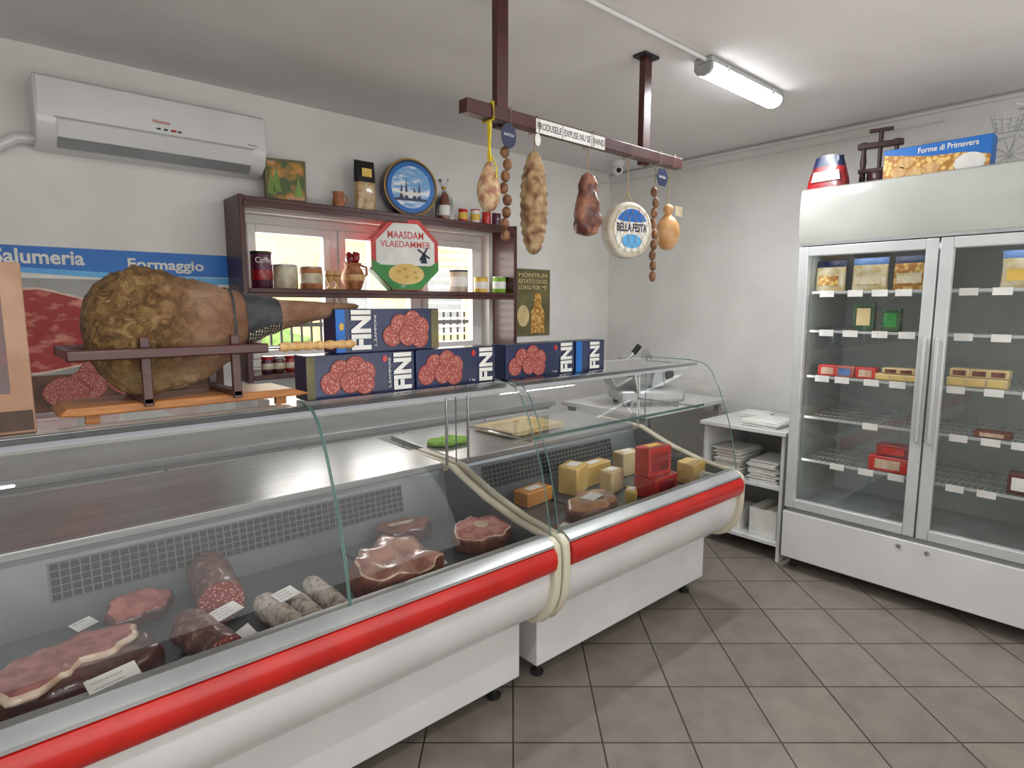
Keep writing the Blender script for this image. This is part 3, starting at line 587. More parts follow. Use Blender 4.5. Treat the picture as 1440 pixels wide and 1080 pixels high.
card(268,930,DK,.09,.04,15,'narrow card lying in front of the short salami half',8,1); card(118,880,DK,.06,.04,30,'tiny card on the tray behind the pink ham slice',15,1)
p=onZ(548,830,DK); t=thing('wrapped_ham','large flat cut cured ham in the middle of near case','ham',(p.x,p.y,DK),R(34))
hb=P('ham_cut_brown','B07E6A',.3,col2='865044',scale=14,lo=.4,hi=.6,coat=.8,bump=.6,bscale=25,col3='CCA894')
o=MB().slab((0,0,0),[.19,.15,.11,.115,.14,.14,.11,.095,.13,.17],.085,mt=0,ms=1,mf=2,border=.93,edge=.15,wob=.3).build('meat',[hb,'speck','fat'],t,sharp=70); o.rotation_euler=(R(14),0,0); o.location=(0,0,.025)
MB().box(.0,.08,-.07,-.02,.083,.0845).build('sticker','yel',t)
p=onZ(568,758,DK); t=thing('speck_piece','small rectangular marbled speck piece at the back of near case','cured meat',(p.x,p.y,DK),R(-8))
MB().slab((0,0,0),[.11,.09,.055,.09,.11,.09,.055,.09],.06,mt=0,ms=1,edge=.12).build('meat',['speck','meatdk'],t,sharp=60); MB().box(-.06,.05,-.012,.012,.0665,.068).build('fat_stripe','fat',t)
p=onZ(674,768,DK); t=thing('round_ham','round pale cut ham with a bone end at the right of near case','ham',(p.x,p.y,DK),R(-20))
o=MB().slab((0,0,0),[.125,.115,.09,.085,.10,.115,.09,.08,.10],.06,mt=0,ms=1,mf=2,border=.9,edge=.12).build('meat',['pinkp','speck','fat'],t,sharp=70); o.rotation_euler=(R(10),0,0); o.location=(0,0,.018)
MB().slab((.0,-.0,.083),[.035,.027,.025,.03],.006,mt=0,ms=0).build('bone_cut','fat',t)
card(612,796,DK+.005,.09,.035,10,'white card between the wrapped ham and round ham',25,1)
t=thing('folded_cloth','bright green cloth folded on the rear worktop at the joint of the cases','cloth',(1.66,2.33,.850),R(4))
MB().slab((0,0,0),[.11,.10,.07,.09,.11,.09,.065,.09],.016,mt=0,ms=0).build('cloth','lgreen',t,sharp=70)
# ---------------------------------------------------------------- cheeses in the far case
GC='cheeses and packets in the far case'
def block(name,label,cat,u,v,z,w,d,h,rz,mat,top=None,lab=None,bev=.008,dz=0,loc=None,taper=0):
    p=onZ(u,v,z) if loc is None else Vector(loc); t=thing(name,label,cat,(p.x,p.y,z+dz),R(rz),GC)
    if taper: MB().prism([(-w/2,-d/2),(w/2,-d/2*(1-taper)),(w/2*.9,d/2),(-w/2*(1-taper*.5),d/2*.9)],0,h,'z').build('body',mat,t,bevel=bev,seg=3)
    else: MB().box(-w/2,w/2,-d/2,d/2,0,h).build('body',mat,t,bevel=bev,seg=3)
    if top: MB().box(-w*.36,w*.36,-d/2-.0015,-d/2,h*.2,h*.8).build('front_label',top,t)
    if lab: MB().box(-w*.26,w*.24,-d*.22,d*.22,h,h+.0015).build('top_label',lab,t)
    return t,p
block('cheese_block','tall yellow cheese block at the back left of far case','cheese',806,692,DK,.15,.12,.14,16,'cheese',None,'paper',bev=.012,taper=.25)
block('cheese_block','pale cheese block standing between the tall yellow block and red packets','cheese',860,690,DK,.12,.09,.11,4,'cheesel',None,'paper',bev=.012,taper=.3)
block('cheese_block','low yellow cheese block at the very back behind the pale cheese block','cheese',0,0,DK,.20,.08,.11,3,'cheese',None,'paper',loc=(2.30,1.96,0))
block('cheese_block','pale low cheese block at the very back behind the red packets','cheese',0,0,DK,.14,.08,.13,-4,'cheesel',None,'paper',loc=(2.56,1.95,0))
block('cheese_block','flat orange cheese block at the very back left corner of far case','cheese',0,0,DK,.18,.09,.07,6,P('orange_cheese','C9863A',.45,col2='D69A50',scale=9,coat=.4),None,'paper',loc=(1.86,1.94,0))
p=onZ(832,730,DK); t=thing('cheese_wheel_half','large wrapped brown rinded cheese half at the front of far case','cheese',(p.x,p.y,DK),R(15),GC)
MB().slab((0,0,0),[.15,.125,.085,.11,.15,.12,.085,.11],.085,mt=0,ms=1).build('body',[P('brown_rind','A87A50',.3,col2='82522F',scale=8,coat=.7),'speck'],t,sharp=60); MB().box(-.05,.05,-.03,.03,.1,.1015).build('paper_label','paper',t)
block('cheese_block','small amber cheese chunk behind the brown rinded cheese half','cheese',888,708,DK,.09,.06,.07,30,'cheese',None,'paper',taper=.4)
_,p=block('packaged_cheese','red wrapped flat packet at the bottom of the red packet pile','packet',922,694,DK,.20,.12,.10,4,'redp','pepper','redp')
block('packaged_cheese','tall red packet standing on top of the flat red packet','packet',0,0,DK,.16,.09,.14,-6,'redp','pepper','yel',dz=.1025,loc=(p.x-.03,p.y+.0,0))
block('packaged_cheese','small dark red packet in front of the red packet pile','packet',925,712,DK,.12,.06,.05,12,'pepper','paper',loc=(p.x+.02,p.y-.11,0))
p=onZ(970,678,DK); t=thing('cheese_wedge','pale yellow cheese wedge at the right of far case','cheese',(p.x,p.y,DK),R(10),GC); MB().prism([(-.08,-.05),(.08,-.05),(.08,.05),(-.03,.06)],0,.11,'z').build('body','cheese',t,bevel=.006,seg=3); MB().box(0,.06,-.052,-.0505,.02,.06).build('paper_label','paper',t)
block('wrapped_cheese','white wrapped square cheese near the far end of far case','cheese',998,676,DK,.07,.07,.05,8,'paper',None,'cheesel')
block('cheese_slab','flat amber cheese slab at the near end of far case','cheese',794,752,DK,.09,.07,.04,20,'speck',None,'paper')
card(884,724,DK,.07,.05,10,'white card beside the brown rinded cheese half',35); card(960,706,DK,.06,.04,10,'white card in front of the pale cheese wedge',35)
t=thing('wrapping_paper','stack of beige wrapping paper sheets on far case worktop','paper stack',(2.15,2.35,.850),R(4))
q=MB()
for i in range(8): q.box(-.2+random.uniform(-.006,.006),.2,-.14,.14+random.uniform(-.006,.006),.0018+i*.003,.0042+i*.003)
q.build('sheets','cheesel',t)
# ---------------------------------------------------------------- ham on its stand
BZT=1.2145
st=thing('ham_stand','wooden ham holder with dark red clamp frame on the near case','ham stand',(.44,1.83,BZT))
bo=[(.13,.026),(.15,.045),(.69,.045),(.745,.026),(.71,.022),(.17,.022)]
MB().prism([(x,BZT+z) for x,z in bo],1.745,1.93,'y').build('board','beech',st,True,bevel=.005,seg=3)
for x in (.2,.66):
    for y in (1.76,1.9): MB().box(x-.015,x+.015,y,y+.02,BZT,BZT+.023).build('foot','beech',st,True)
for y in (1.672,1.93): MB().box(.15,.60,y,y+.018,1.374,1.400).build('clamp_bar','wood',st,True,bevel=.004)
MB().box(.152,.17,1.690,1.93,1.375,1.399).build('cross_bar','wood',st,True,bevel=.003)
MB().box(.575,.595,1.690,1.93,1.375,1.399).build('cross_bar','wood',st,True,bevel=.003)
for x in (.31,.52):
    for y in (1.694,1.918):
        MB().box(x-.011,x+.011,y,y+.014,BZT+.04,1.425).build('upright','wood',st,True,bevel=.002)
    MB().box(x-.012,x+.012,1.694,1.93,BZT+.0455,BZT+.06).build('cradle_bar','wood',st,True,bevel=.002)
MB().tube([(.60,1.69,1.387),(.64,1.69,1.387)],.006,10).build('screw','chrome',st,True)
q=MB(); L=.235; n=44; q.tube([(.635+L*i/n,1.69,1.387) for i in range(n+1)],[.0095+.0045*abs(math.sin(PI*i/n*7)) if i<n-3 else .012-.003*(i-n+3) for i in range(n+1)],16); q.build('handle','beechl',st,True)
hm=thing('cured_ham','whole cured ham leg with mottled rind clamped in a wooden holder','ham',(.20,1.81,1.26))
PR=[(0,.03,.19,.04),(.008,.075,.185,.07),(.03,.115,.180,.09),(.07,.148,.172,.102),(.12,.164,.168,.108),(.18,.162,.170,.108),(.24,.148,.176,.103),(.29,.126,.184,.095),(.34,.098,.193,.083),(.39,.074,.201,.069),(.44,.055,.209,.055),(.50,.042,.216,.043),(.57,.033,.223,.034),(.63,.025,.228,.026),(.68,.017,.233,.018),(.71,.014,.236,.015),(.735,.008,.239,.009),(.742,.003,.240,.004)]
def hamsurf(s0,s1,off=0,nu=150,nv=96,rough=1):
    def ev(s):
        for a,b in zip(PR[:-1],PR[1:]):
            if a[0]<=s<=b[0]:
                k=(s-a[0])/(b[0]-a[0]); return [a[i]*(1-k)+b[i]*k for i in range(4)]
        return PR[-1]
    vs=[];fs=[]
    for i in range(nu+1):
        s=s0+(s1-s0)*i/nu; _,rz,zc,ry=ev(s)
        for j in range(nv):
            q=2*PI*j/nv; d=Vector((s*6,math.cos(q)*1.1,math.sin(q)*1.1)); rg=max(.25,min(1,(.40-s)/.16))*rough
            k=1+.12*noise.noise(d*1.3)*min(1,rz/.1)+.035*noise.noise(d*4)+rg*(.035*noise.noise(d*9)-.065*abs(noise.noise(d*6+Vector((3,1,2))))+.022*noise.noise(d*20))
            vs.append((s,(ry*k+off)*math.cos(q),zc+(rz*k+off)*math.sin(q)))
    for i in range(nu):
        for j in range(nv): fs.append((i*nv+j,i*nv+(j+1)%nv,(i+1)*nv+(j+1)%nv,(i+1)*nv+j))
    return vs,fs
vs,fs=hamsurf(0,.742); fs=fs+[tuple(range(96)),tuple(150*96+j for j in range(96))]
MB().add(vs,fs).build('leg_meat','ham',hm,sharp=80)
M['hlabel']=P('dark_ham_label','2C2D31',.45,col2='3B3C40',scale=20)
vs,fs=hamsurf(.37,.475,.003,24); MB().add(vs,fs).build('black_label','hlabel',hm,sharp=80)
q=MB()
for i in range(11): 
    vs,fs=hamsurf(.374+i*.009,.378+i*.009,.0042,1)
    q.add(vs,[f for jj,f in enumerate(fs) if 54<=jj<=78 and (jj*7+i*3)%5>1])
q.build('label_print','tin',hm)
vs,fs=hamsurf(.33,.337,.003,2); MB().add(vs,fs).build('rope','hlabel',hm,sharp=80)
t=thing('cardboard_display','tall printed cardboard display with meat picture at the left edge','display box',(-.08,1.79,BZT))
MB().box(-.24,.089,1.715,1.86,BZT+.0005,1.595).build('body','board',t,True,bevel=.003)
q=MB(); q.box(-.235,.05,1.7135,1.7145,1.31,1.53,0); q.box(-.235,.085,1.7135,1.7145,1.225,1.27,1); q.box(-.235,.05,1.7135,1.7145,1.535,1.59,2); q.build('printed_front',['meatdk','brownprint','speck'],t,True)
# ---------------------------------------------------------------- boxes on the cases
def finibox(label,x0,x1,y,z,h,lay,group='blue salami boxes on the display cases',rz=0,d=.09):
    w=x1-x0; t=thing('salami_box',label,'box',((x0+x1)/2,y+d/2,z),R(rz),group)
    MB().box(-w/2,w/2,-d/2,d/2,0,h).build('body','navy',t,bevel=.0025)
    yf=-d/2-.0012
    def band(a,b,m,n='print_band'): MB().box(-w/2+a*w,-w/2+b*w,yf,yf+.001,.003,h-.003).build(n,m,t)
    def sal(a,b):
        q=MB(); c=(a+b)/2; k=0; s=(b-a)
        for dx,dz in ((-.30,.36),(-.14,.62),(.12,.70),(.29,.55),(.27,.30),(.02,.36)):
            y=yf-.0012-.0004*k; cx=-w/2+(c+dx*s)*w
            disc(q,cx,h*dz,y,.036,.036,1); disc(q,cx,h*dz,y-.0002,.0325,.0325,0); k+=1
        q.build('salami_picture',['salprint','salrim'],t)
    def fin(c,hh=.86,ww=.1,col='paper'):
        text('FINI',h*hh,w*ww,col,t,(-w/2+c*w,yf-.0034,h*.52),(R(90),R(-90),0),bold=.045)
    if lay==0: band(0,.07,'olive'); sal(.1,.62); fin(.87,.9,.18); text('L.ZAMPONI',h*.7,w*.022,'paper',t,(-w/2+.74*w,yf-.0034,h*.5),(R(90),R(-90),0))
    if lay==1: band(.0,.08,'blue'); fin(.22,.9,.18); text('L.ZAMPONI',h*.7,w*.022,'paper',t,(-w/2+.35*w,yf-.0034,h*.5),(R(90),R(-90),0)); sal(.42,.9); band(.92,1,'olive'); q=MB(); disc(q,-w/2+.05*w,h*.6,yf-.001,.008,.012,n=12); q.build('emblem','gold',t)
    if lay==2: sal(.0,.58); fin(.86,.9,.18)
    if lay==3: fin(.62,.86,.34); band(.0,.2,'blue')
    if lay in (0,2): q=MB(); disc(q,-w/2+.7*w,h*.84,yf-.001,.009,.011,n=14); q.build('emblem','redp',t)
    text('1 kg',w*.07,h*.07,'paper',t,(-w/2+.68*w,yf-.0035,h*.12)) if lay==2 else None
    return t
bb=BZT
finibox('blue salami box in the bottom row beside the ham, with olive edge',.735,1.115,1.752,bb,.137,0)
finibox('blue salami box in the bottom row, right of the olive edged one',1.122,1.475,1.752,bb,.137,2)
finibox('blue salami box lying on top of the other two beside the ham',.84,1.225,1.765,bb+.138,.14,1)
finibox('blue salami box alone on the far case, left of the turned one',1.535,1.925,1.757,bb,.137,2)
finibox('blue salami box turned end on at the right of its neighbour',1.935,2.125,1.757,bb,.137,3)
# ---------------------------------------------------------------- hanging rail
hr=thing('hanging_rail','dark wooden rail hung from the ceiling with sausages and cheeses','rail',(1.88,1.65,2.12))
MB().box(1.255,2.50,1.627,1.673,2.127,2.172).build('beam','wood',hr,True,bevel=.003)
for x in (1.45,2.285): MB().box(x-.026,x+.026,1.674,1.704,2.12,ZC-.003).build('post','wood',hr,True,bevel=.003)
MB().box(2.235,2.335,1.655,1.72,ZC-.012,ZC-.001).build('bracket','dark',hr,True)
def xs(u,v=180): return onY(u,v,1.625).x
for a,b,s in ((754,791,'PRODUSELE'),(792,832,'EXPUSE NU SE'),(833,851,'VAND')):
    x0,x1=xs(a),xs(b); t=MB().box(x0,x1,1.6245,1.6262,2.118,2.166).build('paper_sign','paper',hr,True); text(s,(x1-x0)*.92,.024,'ink',t,(0,0,0),bold=.006)
    o=C.objects[-1]; o.location=Vector(((x0+x1)/2,1.6235,2.142))-wl(hr)
HY=1.65; GH='foods hanging from the wooden rail'
def H(u,v): p=onY(u,v,HY); return p.x,p.z
def hang(name,label,cat,u,vt,vb,sm='twine',r=.0018,strands=1):
    x,zt=H(u,vt); _,zb=H(u,vb); t=thing(name,label,cat,(x,HY,zb),0,GH)
    q=MB(); 
    if zt<2.126: q.tube([(0,0,zt-zb),(0.002,0,(zt-zb+2.126-zb)/2),(0,0,2.126-zb)],r,6)
    q.build('string',sm,t)
    MB().tube([(0,-.028,2.122-zb),(0,-.028,2.177-zb),(0,.028,2.177-zb),(0,.028,2.122-zb)],r,6,closed=True).build('string_loop',sm,t); return t,zt-zb
t,h=hang('hanging_cheese','small netted cheese hanging from a bright yellow rope','cheese',687,228,298,'yrope',.005)
MB().lathe([(.004,0),(.022,.008),(.036,h*.22),(.041,h*.38),(.038,h*.55),(.028,h*.75),(.016,h*.9),(.008,h)],24,fn=lambda q,z:1+.06*math.sin(q*6+z*120)).build('body',P('netted_cheese','CDB088',.7,col2='9A6A54',scale=30,lo=.4,hi=.62,bump=.6),t,sharp=70)
MB().tube([(.0,-.012,h),(-.012,-.02,h+.05),(-.004,-.015,h+.10),(-.008,-.02,2.12-wl(t).z)],.004,8).build('rope_strand','yrope',t); MB().tube([(.005,-.01,h+.02),(.01,-.03,h-.02),(.0,-.041,h-.06)],.003,8).build('rope_tail','yrope',t)
def chain(label,u,vt,vb,n,r):
    t,h=hang('sausage_string',label,'sausages',u,vt,vb)
    dz=h/n
    for i in range(n):
        MB().ell((.006*math.sin(i*1.7),.004*math.cos(i*2.3),h-dz*(i+.5)),(r,r,dz*.5),14,0,.15,i).build('sausage',P('dried_sausage','8C6440',.6,col2='603A26',scale=40) if 'dried_sausage' not in bpy.data.materials else bpy.data.materials['dried_sausage'],t)
    return t,h
t,h=chain('string of small dried sausages beside the yellow rope, with round navy tag',711,205,340,8,.0165)
q=MB(); q.X=Matrix.Translation((-.012,-.03,h+.025)); q.prism(wob(0,0,.034,.042,3),-.001,.001,'y'); q.build('navy_tag','navy',t); text('FAVOLA',.045,.01,'paper',t,(-.012,-.0325,h+.028))
MB().tube([(0.004,0,h),(0.004,-.004,2.12-wl(t).z)],.009,8).build('wrapper','cheesel',t)
t,h=hang('netted_salami','large bumpy netted salami, the thickest hanging sausage','salami',751,212,358)
n=70; pr=[(max(.004,.051*min(1,(math.sin(PI*min(1,max(0,(i/n)*1.0)))**.38))*(1-.12*(i/n))),h*i/n) for i in range(n+1)]
MB().lathe(pr,48,fn=lambda q,z:1+.16*(abs(math.sin(z*95+.5*math.sin(q)))-.5)+.07*abs(math.sin(q*4))+.03*math.sin(q*5+z*30)-.03).build('body','net',t,sharp=80)
q=MB()
for k in range(11):
    z=.02+k*.0331; 
    if z<h-.02:
        rr=.05*min(1,math.sin(PI*z/h)**.38)*(1-.12*z/h); q.tube([(rr*math.cos(a*PI/8),rr*math.sin(a*PI/8),z) for a in range(16)],.0016,5,closed=True)
q.build('binding_twine','twine',t)
q=MB(); q.X=Matrix.Translation((0,-.02,h+.035)); disc(q,0,0,0,.014,.022); q.build('white_tag','paper',t)
t,h=hang('dried_meat','dark reddish dried pork piece hanging in the middle of the rail','cured meat',827,243,332)
pr=[(.012,0),(.040,.010),(.052,h*.18),(.052,h*.34),(.045,h*.5),(.037,h*.68),(.034,h*.82),(.024,h*.95),(.006,h)]
pr2=[]
for (a,b),(c,d) in zip(pr[:-1],pr[1:]):
    for k in range(5): pr2.append((a+(c-a)*k/5,b+(d-b)*k/5))
pr2.append(pr[-1])
MB().lathe(pr2,40,fn=lambda q,z:(1+.16*math.sin(q*2+2.0)+.22*noise.noise(Vector((math.cos(q)*1.3,math.sin(q)*1.3,z*22)))+.09*noise.noise(Vector((math.cos(q)*4,math.sin(q)*4,z*70))))).build('body',P('dried_pork','542A1E',.5,col2='96614A',scale=16,lo=.42,hi=.62,coat=.2,bump=.7,col3='B98E70'),t,sharp=80)
t,h=hang('cheese_disc','round flat netted white cheese with a blue printed label','cheese',882,288,364)
rr=h*.52; A_=R(-14)
o=MB().prism([(rr*math.cos(2*PI*i/40),rr+rr*math.sin(2*PI*i/40)) for i in range(40)],-.034,.034,'y').build('body',P('rind_white','D2CDC0',.65,col2='BEB6A2',scale=18,bump=.5),t,bevel=.016,seg=4); o.rotation_euler=(0,0,A_)
def onface(mb,name,mat): 
    o=mb.build(name,mat,t); o.rotation_euler=(0,0,A_); return o
q=MB(); disc(q,0,rr,-.0355,rr*.78,rr*.78); onface(q,'paper_label','paper')
q=MB(); q.prism([(rr*.74*math.cos(a*PI/20),rr+rr*.74*math.sin(a*PI/20)) for a in range(3,18)]+[(-rr*.35*1,rr*1.28),(rr*.35,rr*1.28)],-.0363,-.0356,'y'); onface(q,'blue_print','blue')
q=MB(); disc(q,0,rr*.6,-.0365,rr*.45,rr*.25); onface(q,'blue_scene','lblue')
text('BELLA FESTA',rr*1.35,rr*.3,'navy',t,(.0375*math.sin(A_),-.0375*math.cos(A_),rr*1.08),(R(90),0,A_),bold=.03)
q=MB()
for k in range(-3,4):
    for s in (-1,1):
        pts=[]
        for i in range(13):
            z=-1+2*i/12; x=k*.3+s*z*.45
            if x*x+z*z<.93: pts.append((x*rr,-.0395,rr+z*rr))
        if len(pts)>2: q.tube(pts,.0008,5)
onface(q,'netting','twine')
q=MB()
for s in (-1,1): q.tube([(0,0,h+.05),(s*.05,0,h-.008),(s*(rr+.003),0,rr)],.0016,6)
onface(q,'net_cord','twine')
t,h=chain('long string of small dried sausages with a hexagonal navy tag',921,262,396,9,.0155)
q=MB(); q.X=Matrix.Translation((.01,-.03,h+.035)); q.prism([(.045*math.cos(PI/3*i),.042*math.sin(PI/3*i)) for i in range(6)],-.001,.001,'y'); q.build('navy_tag','navy',t); text('FAVOLA',.05,.012,'paper',t,(.01,-.0325,h+.036))
t,h=hang('pear_cheese','shiny amber pear-shaped cheese at the right end of the rail','cheese',940,287,352)
MB().lathe([(.004,0),(.03,.006),(.05,h*.2),(.056,h*.38),(.05,h*.55),(.033,h*.68),(.018,h*.76),(.016,h*.79),(.024,h*.86),(.022,h*.95),(.006,h)],28).build('body','provola',t,sharp=80)
MB().box(.012,.07,-.03,-.029,h*.74,h*.95).build('paper_tag','tin',t)
# ---------------------------------------------------------------- refrigerator
FX=3.37; FY0,FY1=.165,1.455; FYM=.81
t=thing('glass_door_refrigerator','tall white refrigerator with two glass doors against the right wall','refrigerator',(3.7,FYM,0)); FR=t
q=MB(); q.box(FX+.05,4.02,FY0,FY0+.035,.08,2.10); q.box(FX+.05,4.02,FY1-.035,FY1,.08,2.10); q.box(FX+.05,4.02,FY0+.035,FY1-.035,1.84,2.10); q.box(FX+.05,4.02,FY0+.035,FY1-.035,.08,.36); q.box(3.99,4.02,FY0+.035,FY1-.035,.36,1.84); q.build('body','white',t,True,bevel=.004)
q=MB(); q.box(FX+.06,3.988,FY0+.0355,FY0+.045,.37,1.83); q.box(FX+.06,3.988,FY1-.045,FY1-.0355,.37,1.83); q.box(3.978,3.989,FY0+.045,FY1-.045,.37,1.83); q.box(FX+.06,3.978,FY0+.045,FY1-.045,.361,.37); q.box(FX+.06,3.978,FY0+.045,FY1-.045,1.83,1.839); q.build('liner','fliner',t,True)
MB().box(FX,FX+.05,FY0,FY1,.075,.345).build('kick_panel','white',t,True,bevel=.005)
MB().box(FX+.02,FX+.05,FY0+.01,FY1-.01,.345,.366).build('trim_strip','liner',t,True)
hp=[(FX+.05,2.118),(FX+.02,2.118),(FX+.002,2.108),(FX-.006,2.06),(FX-.008,1.96),(FX-.004,1.87),(FX+.004,1.835),(FX+.05,1.835)]
MB().prism(hp,FY0,FY1,'y').build('header_panel','header',t,True,bevel=.002)
MB().box(FX+.0,FX+.05,FY0+.01,FY1-.01,1.82,1.835).build('header_strip','alu',t,True)
for i,(ya,yb) in enumerate(((FYM+.004,FY1-.005),(FY0+.005,FYM-.004))):
    q=MB(); z0,z1=.37,1.815; w=.05
    q.box(FX,FX+.045,ya,ya+w,z0,z1); q.box(FX,FX+.045,yb-w,yb,z0,z1); q.box(FX,FX+.045,ya+w,yb-w,z0,z0+.05); q.box(FX,FX+.045,ya+w,yb-w,z1-.05,z1)
    d=q.build('door','doorf',t,True,bevel=.004)
    MB().add([(FX+.02,ya+w,z0+.05),(FX+.02,yb-w,z0+.05),(FX+.02,yb-w,z1-.05),(FX+.02,ya+w,z1-.05)],[(0,1,2,3)]).build('door_glass','fglass',d,True)
    yy=ya+.012 if i==0 else yb-.03
    MB().prism([(FX-.022,yy),(FX-.0,yy),(FX-.0,yy+.018),(FX-.022,yy+.012)],.85,1.35,'z').build('handle','doorf',d,True,bevel=.003)
    MB().box(FX+.046,FX+.05,ya,yb,z0,z0+.02).build('gasket','rubber',t,True); MB().box(FX+.046,FX+.05,ya,yb,z1-.02,z1).build('gasket','rubber',t,True)
for y in (FYM-.06,FYM+.06):
    q=MB(); q.X=Matrix.Translation((FX-.001,y,.31))@Matrix.Rotation(-PI/2,4,'Y'); q.lathe([(.011,0),(.011,.006),(.006,.007)],16); q.build('lock','chrome',t,True)
SZ=[.645,.89,1.12,1.37,1.58]
M['rail']=P('shelf_rail','B2B6B4',.5,col2='A8ACAA',scale=5)
for k,z in enumerate(SZ):
    q=MB(); n=46
    for i in range(n+1):
        y=FY0+.055+(FY1-FY0-.11)*i/n; q.box(3.47,3.96,y-.0013,y+.0013,z-.006,z-.002)
    for x in (3.47,3.6,3.72,3.84,3.96): q.box(x-.003,x+.003,FY0+.05,FY1-.05,z-.010,z-.006)
    s=q.build('wire_shelf','rail',t,True)
    r=MB().box(3.455,3.463,FY0+.05,FY1-.05,z-.012,z+.001).build('price_rail','rail',t,True)
    for i in range(9):
        y=FY1-.13-i*.125+random.uniform(-.02,.02)
        if random.random()<.85:
            c=MB().box(3.450,3.4535,y-.036,y+.036,z-.030,z+.004).build('price_tag','paper',t,True)
def area(loc,rot,sx,sy,e,col=(1,1,1),name='shop_daylight'):
    l=bpy.data.lights.new(name,'AREA'); l.shape='RECTANGLE'; l.size=sx; l.size_y=sy; l.energy=e; l.color=col
    o=bpy.data.objects.new(name,l); C.objects.link(o); o.location=loc; o.rotation_euler=rot; return o
area((3.50,FYM,1.79),(0,R(20),0),.06,1.1,1.0,(.98,1,.98),'cabinet_fill')  # added fill that brightens the refrigerator interior from above
MB().box(3.44,3.47,FY0+.1,FY1-.1,1.80,1.828).build('added_fill_bar','white',FR,True)  # made-up bar to go with the added interior fill
for y in (FY0+.06,FY1-.06):
    d=Vector((.45,.6*(1 if y<.8 else -1),0)); area((3.435,y,1.1),(-d).to_track_quat('Z','X').to_euler(),1.3,.03,.5,(.98,1,.98),'cabinet_fill')  # added upright fills beside the doors, brightening the shelves
for y in (.2,1.41):
    for x in (3.45,3.95):
        c=MB().box(x-.03,x+.03,y-.025,y+.025,.06,.08).build('caster_plate','dark',t,True); q=MB(); q.X=Matrix.Translation((x,y-.012,.03))@Matrix.Rotation(-PI/2,4,'X'); q.lathe([(.024,0),(.03,.003),(.03,.021),(.024,.024)],20); q.build('caster_wheel','rubber',t,True)
        MB().box(x-.012,x+.012,y-.017,y-.013,.025,.06).build('caster_fork','chrome',t,True)
# products in the refrigerator
def fpos(u,v,z,X=3.54): p=onX(u,v,X); return p.y
GF='food packets on the refrigerator shelves'
def fpouch(u,w,h,mats,label,lab,z,X=3.52,v=400):
    t=thing('food_pouch',label,'pouch',(X,fpos(u,v,z,X),z),R(-90+random.uniform(-6,6)),GF); pouch(t,w,.06,h,mats,split=.72); MB().box(-w*.34,w*.34,-.034,-.032,h*.2,h*.5).build('printed_label',lab,t); return t
M['palepk']=P('pale_packet','D8D0B4',.35,col2='C6B27E',scale=22,coat=.5)
M['bluepk']=P('muted_blue_packet','3B5F94',.4,col2='557AAE',scale=14,coat=.5)
fpouch(1168,.155,.165,['palepk','navy'],'cream and dark blue pouch at the left of the top refrigerator shelf','foodprint',1.58)
fpouch(1223,.17,.17,['palepk','bluepk'],'cream and muted blue pouch in the middle of the left top refrigerator shelf','palepk',1.58)
fpouch(1281,.16,.17,['foodprint','navy'],'pasta patterned pouch on the top refrigerator shelf near the door seam','palepk',1.58)
fpouch(1436,.15,.17,['palepk','bluepk'],'blue topped cream pouch on the top shelf behind the right door','yel',1.58)
def fbox(name,u,w,d,h,z,mat,label,lab='paper',cat='packet',X=3.53,v=500,dz=0,group=GF,rz=0):
    t=thing(name,label,cat,(X,fpos(u,v,z,X),z+dz),R(-90+rz),group); MB().box(-w/2,w/2,-d/2,d/2,0,h).build('body',mat,t,bevel=.006,seg=2); MB().box(-w*.32,w*.32,-d/2-.0015,-d/2-.0001,h*.2,h*.8).build('printed_label',lab,t); return t
M['dkgreen']=P('dark_green_packet','2C4A34',.4,col2='3A5A40',scale=14,coat=.4)
fbox('cheese_packet',1212,.10,.05,.15,1.37,'dkgreen','dark green packet with pale green label on the second shelf','cheesel',rz=4)
fbox('cheese_packet',1250,.09,.05,.12,1.37,'dkgreen','all dark green packet beside the pale labelled one','green')
for i,(u,mt,l) in enumerate(((1166,'redp','red packet at the left end of the third refrigerator shelf'),(1193,'salprint','pink meat packet second from left on the third refrigerator shelf'),(1220,'redp','red packet between the pink packet and cheese bricks'))): fbox('meat_packet',u,.095,.09,.06,1.12,mt,l,'bluepk' if i==1 else 'fat',v=520,rz=[8,-5,4][i])
GB='cheese bricks in the refrigerator'
for i,u in enumerate((1246,1268,1290)):
    fbox('cheese_brick',u,.08,.08,.035,1.12,'cheesel',['cheese brick nearest the red packets, lower layer of left door stack','middle cheese brick, lower layer of left door stack','cheese brick beside the door seam, lower layer of left door stack'][i],'cheese','cheese',v=520,group=GB)
    if i<2: fbox('cheese_brick',u+10,.08,.08,.03,1.12,'cheesel',['upper left cheese brick of the left door stack','upper right cheese brick of the left door stack'][i],'speck','cheese',v=520,dz=.0365,group=GB)
for i,u in enumerate((1350,1378,1405)):
    fbox('cheese_brick',u,.085,.08,.045,1.12,'cheesel',['leftmost lower cheese brick behind the right door','middle lower cheese brick behind the right door','rightmost lower cheese brick behind the right door'][i],'cheese','cheese',v=520,group=GB)
    fbox('cheese_brick',u+2,.08,.075,.04,1.12,'cheesel',['leftmost upper cheese brick behind the right door','middle upper cheese brick behind the right door','rightmost upper cheese brick behind the right door'][i],'speck','cheese',v=520,dz=.0465,group=GB)
fbox('sausage_box',1252,.18,.10,.08,.645,'redp','lower red box of the two stacked on the fifth shelf','fat','box',v=650)
fbox('sausage_box',1258,.16,.09,.06,.645,'pepper','upper red box of the two stacked on the fifth shelf','redp','box',v=650,dz=.082)
fbox('meat_packet',1398,.14,.08,.03,.89,'speck','flat brown packet on the fourth shelf behind the right door','fat',v=600)
fbox('meat_packet',1438,.09,.08,.10,.645,'meatdk','dark red packet at the right end of the fifth shelf','paper',v=660)
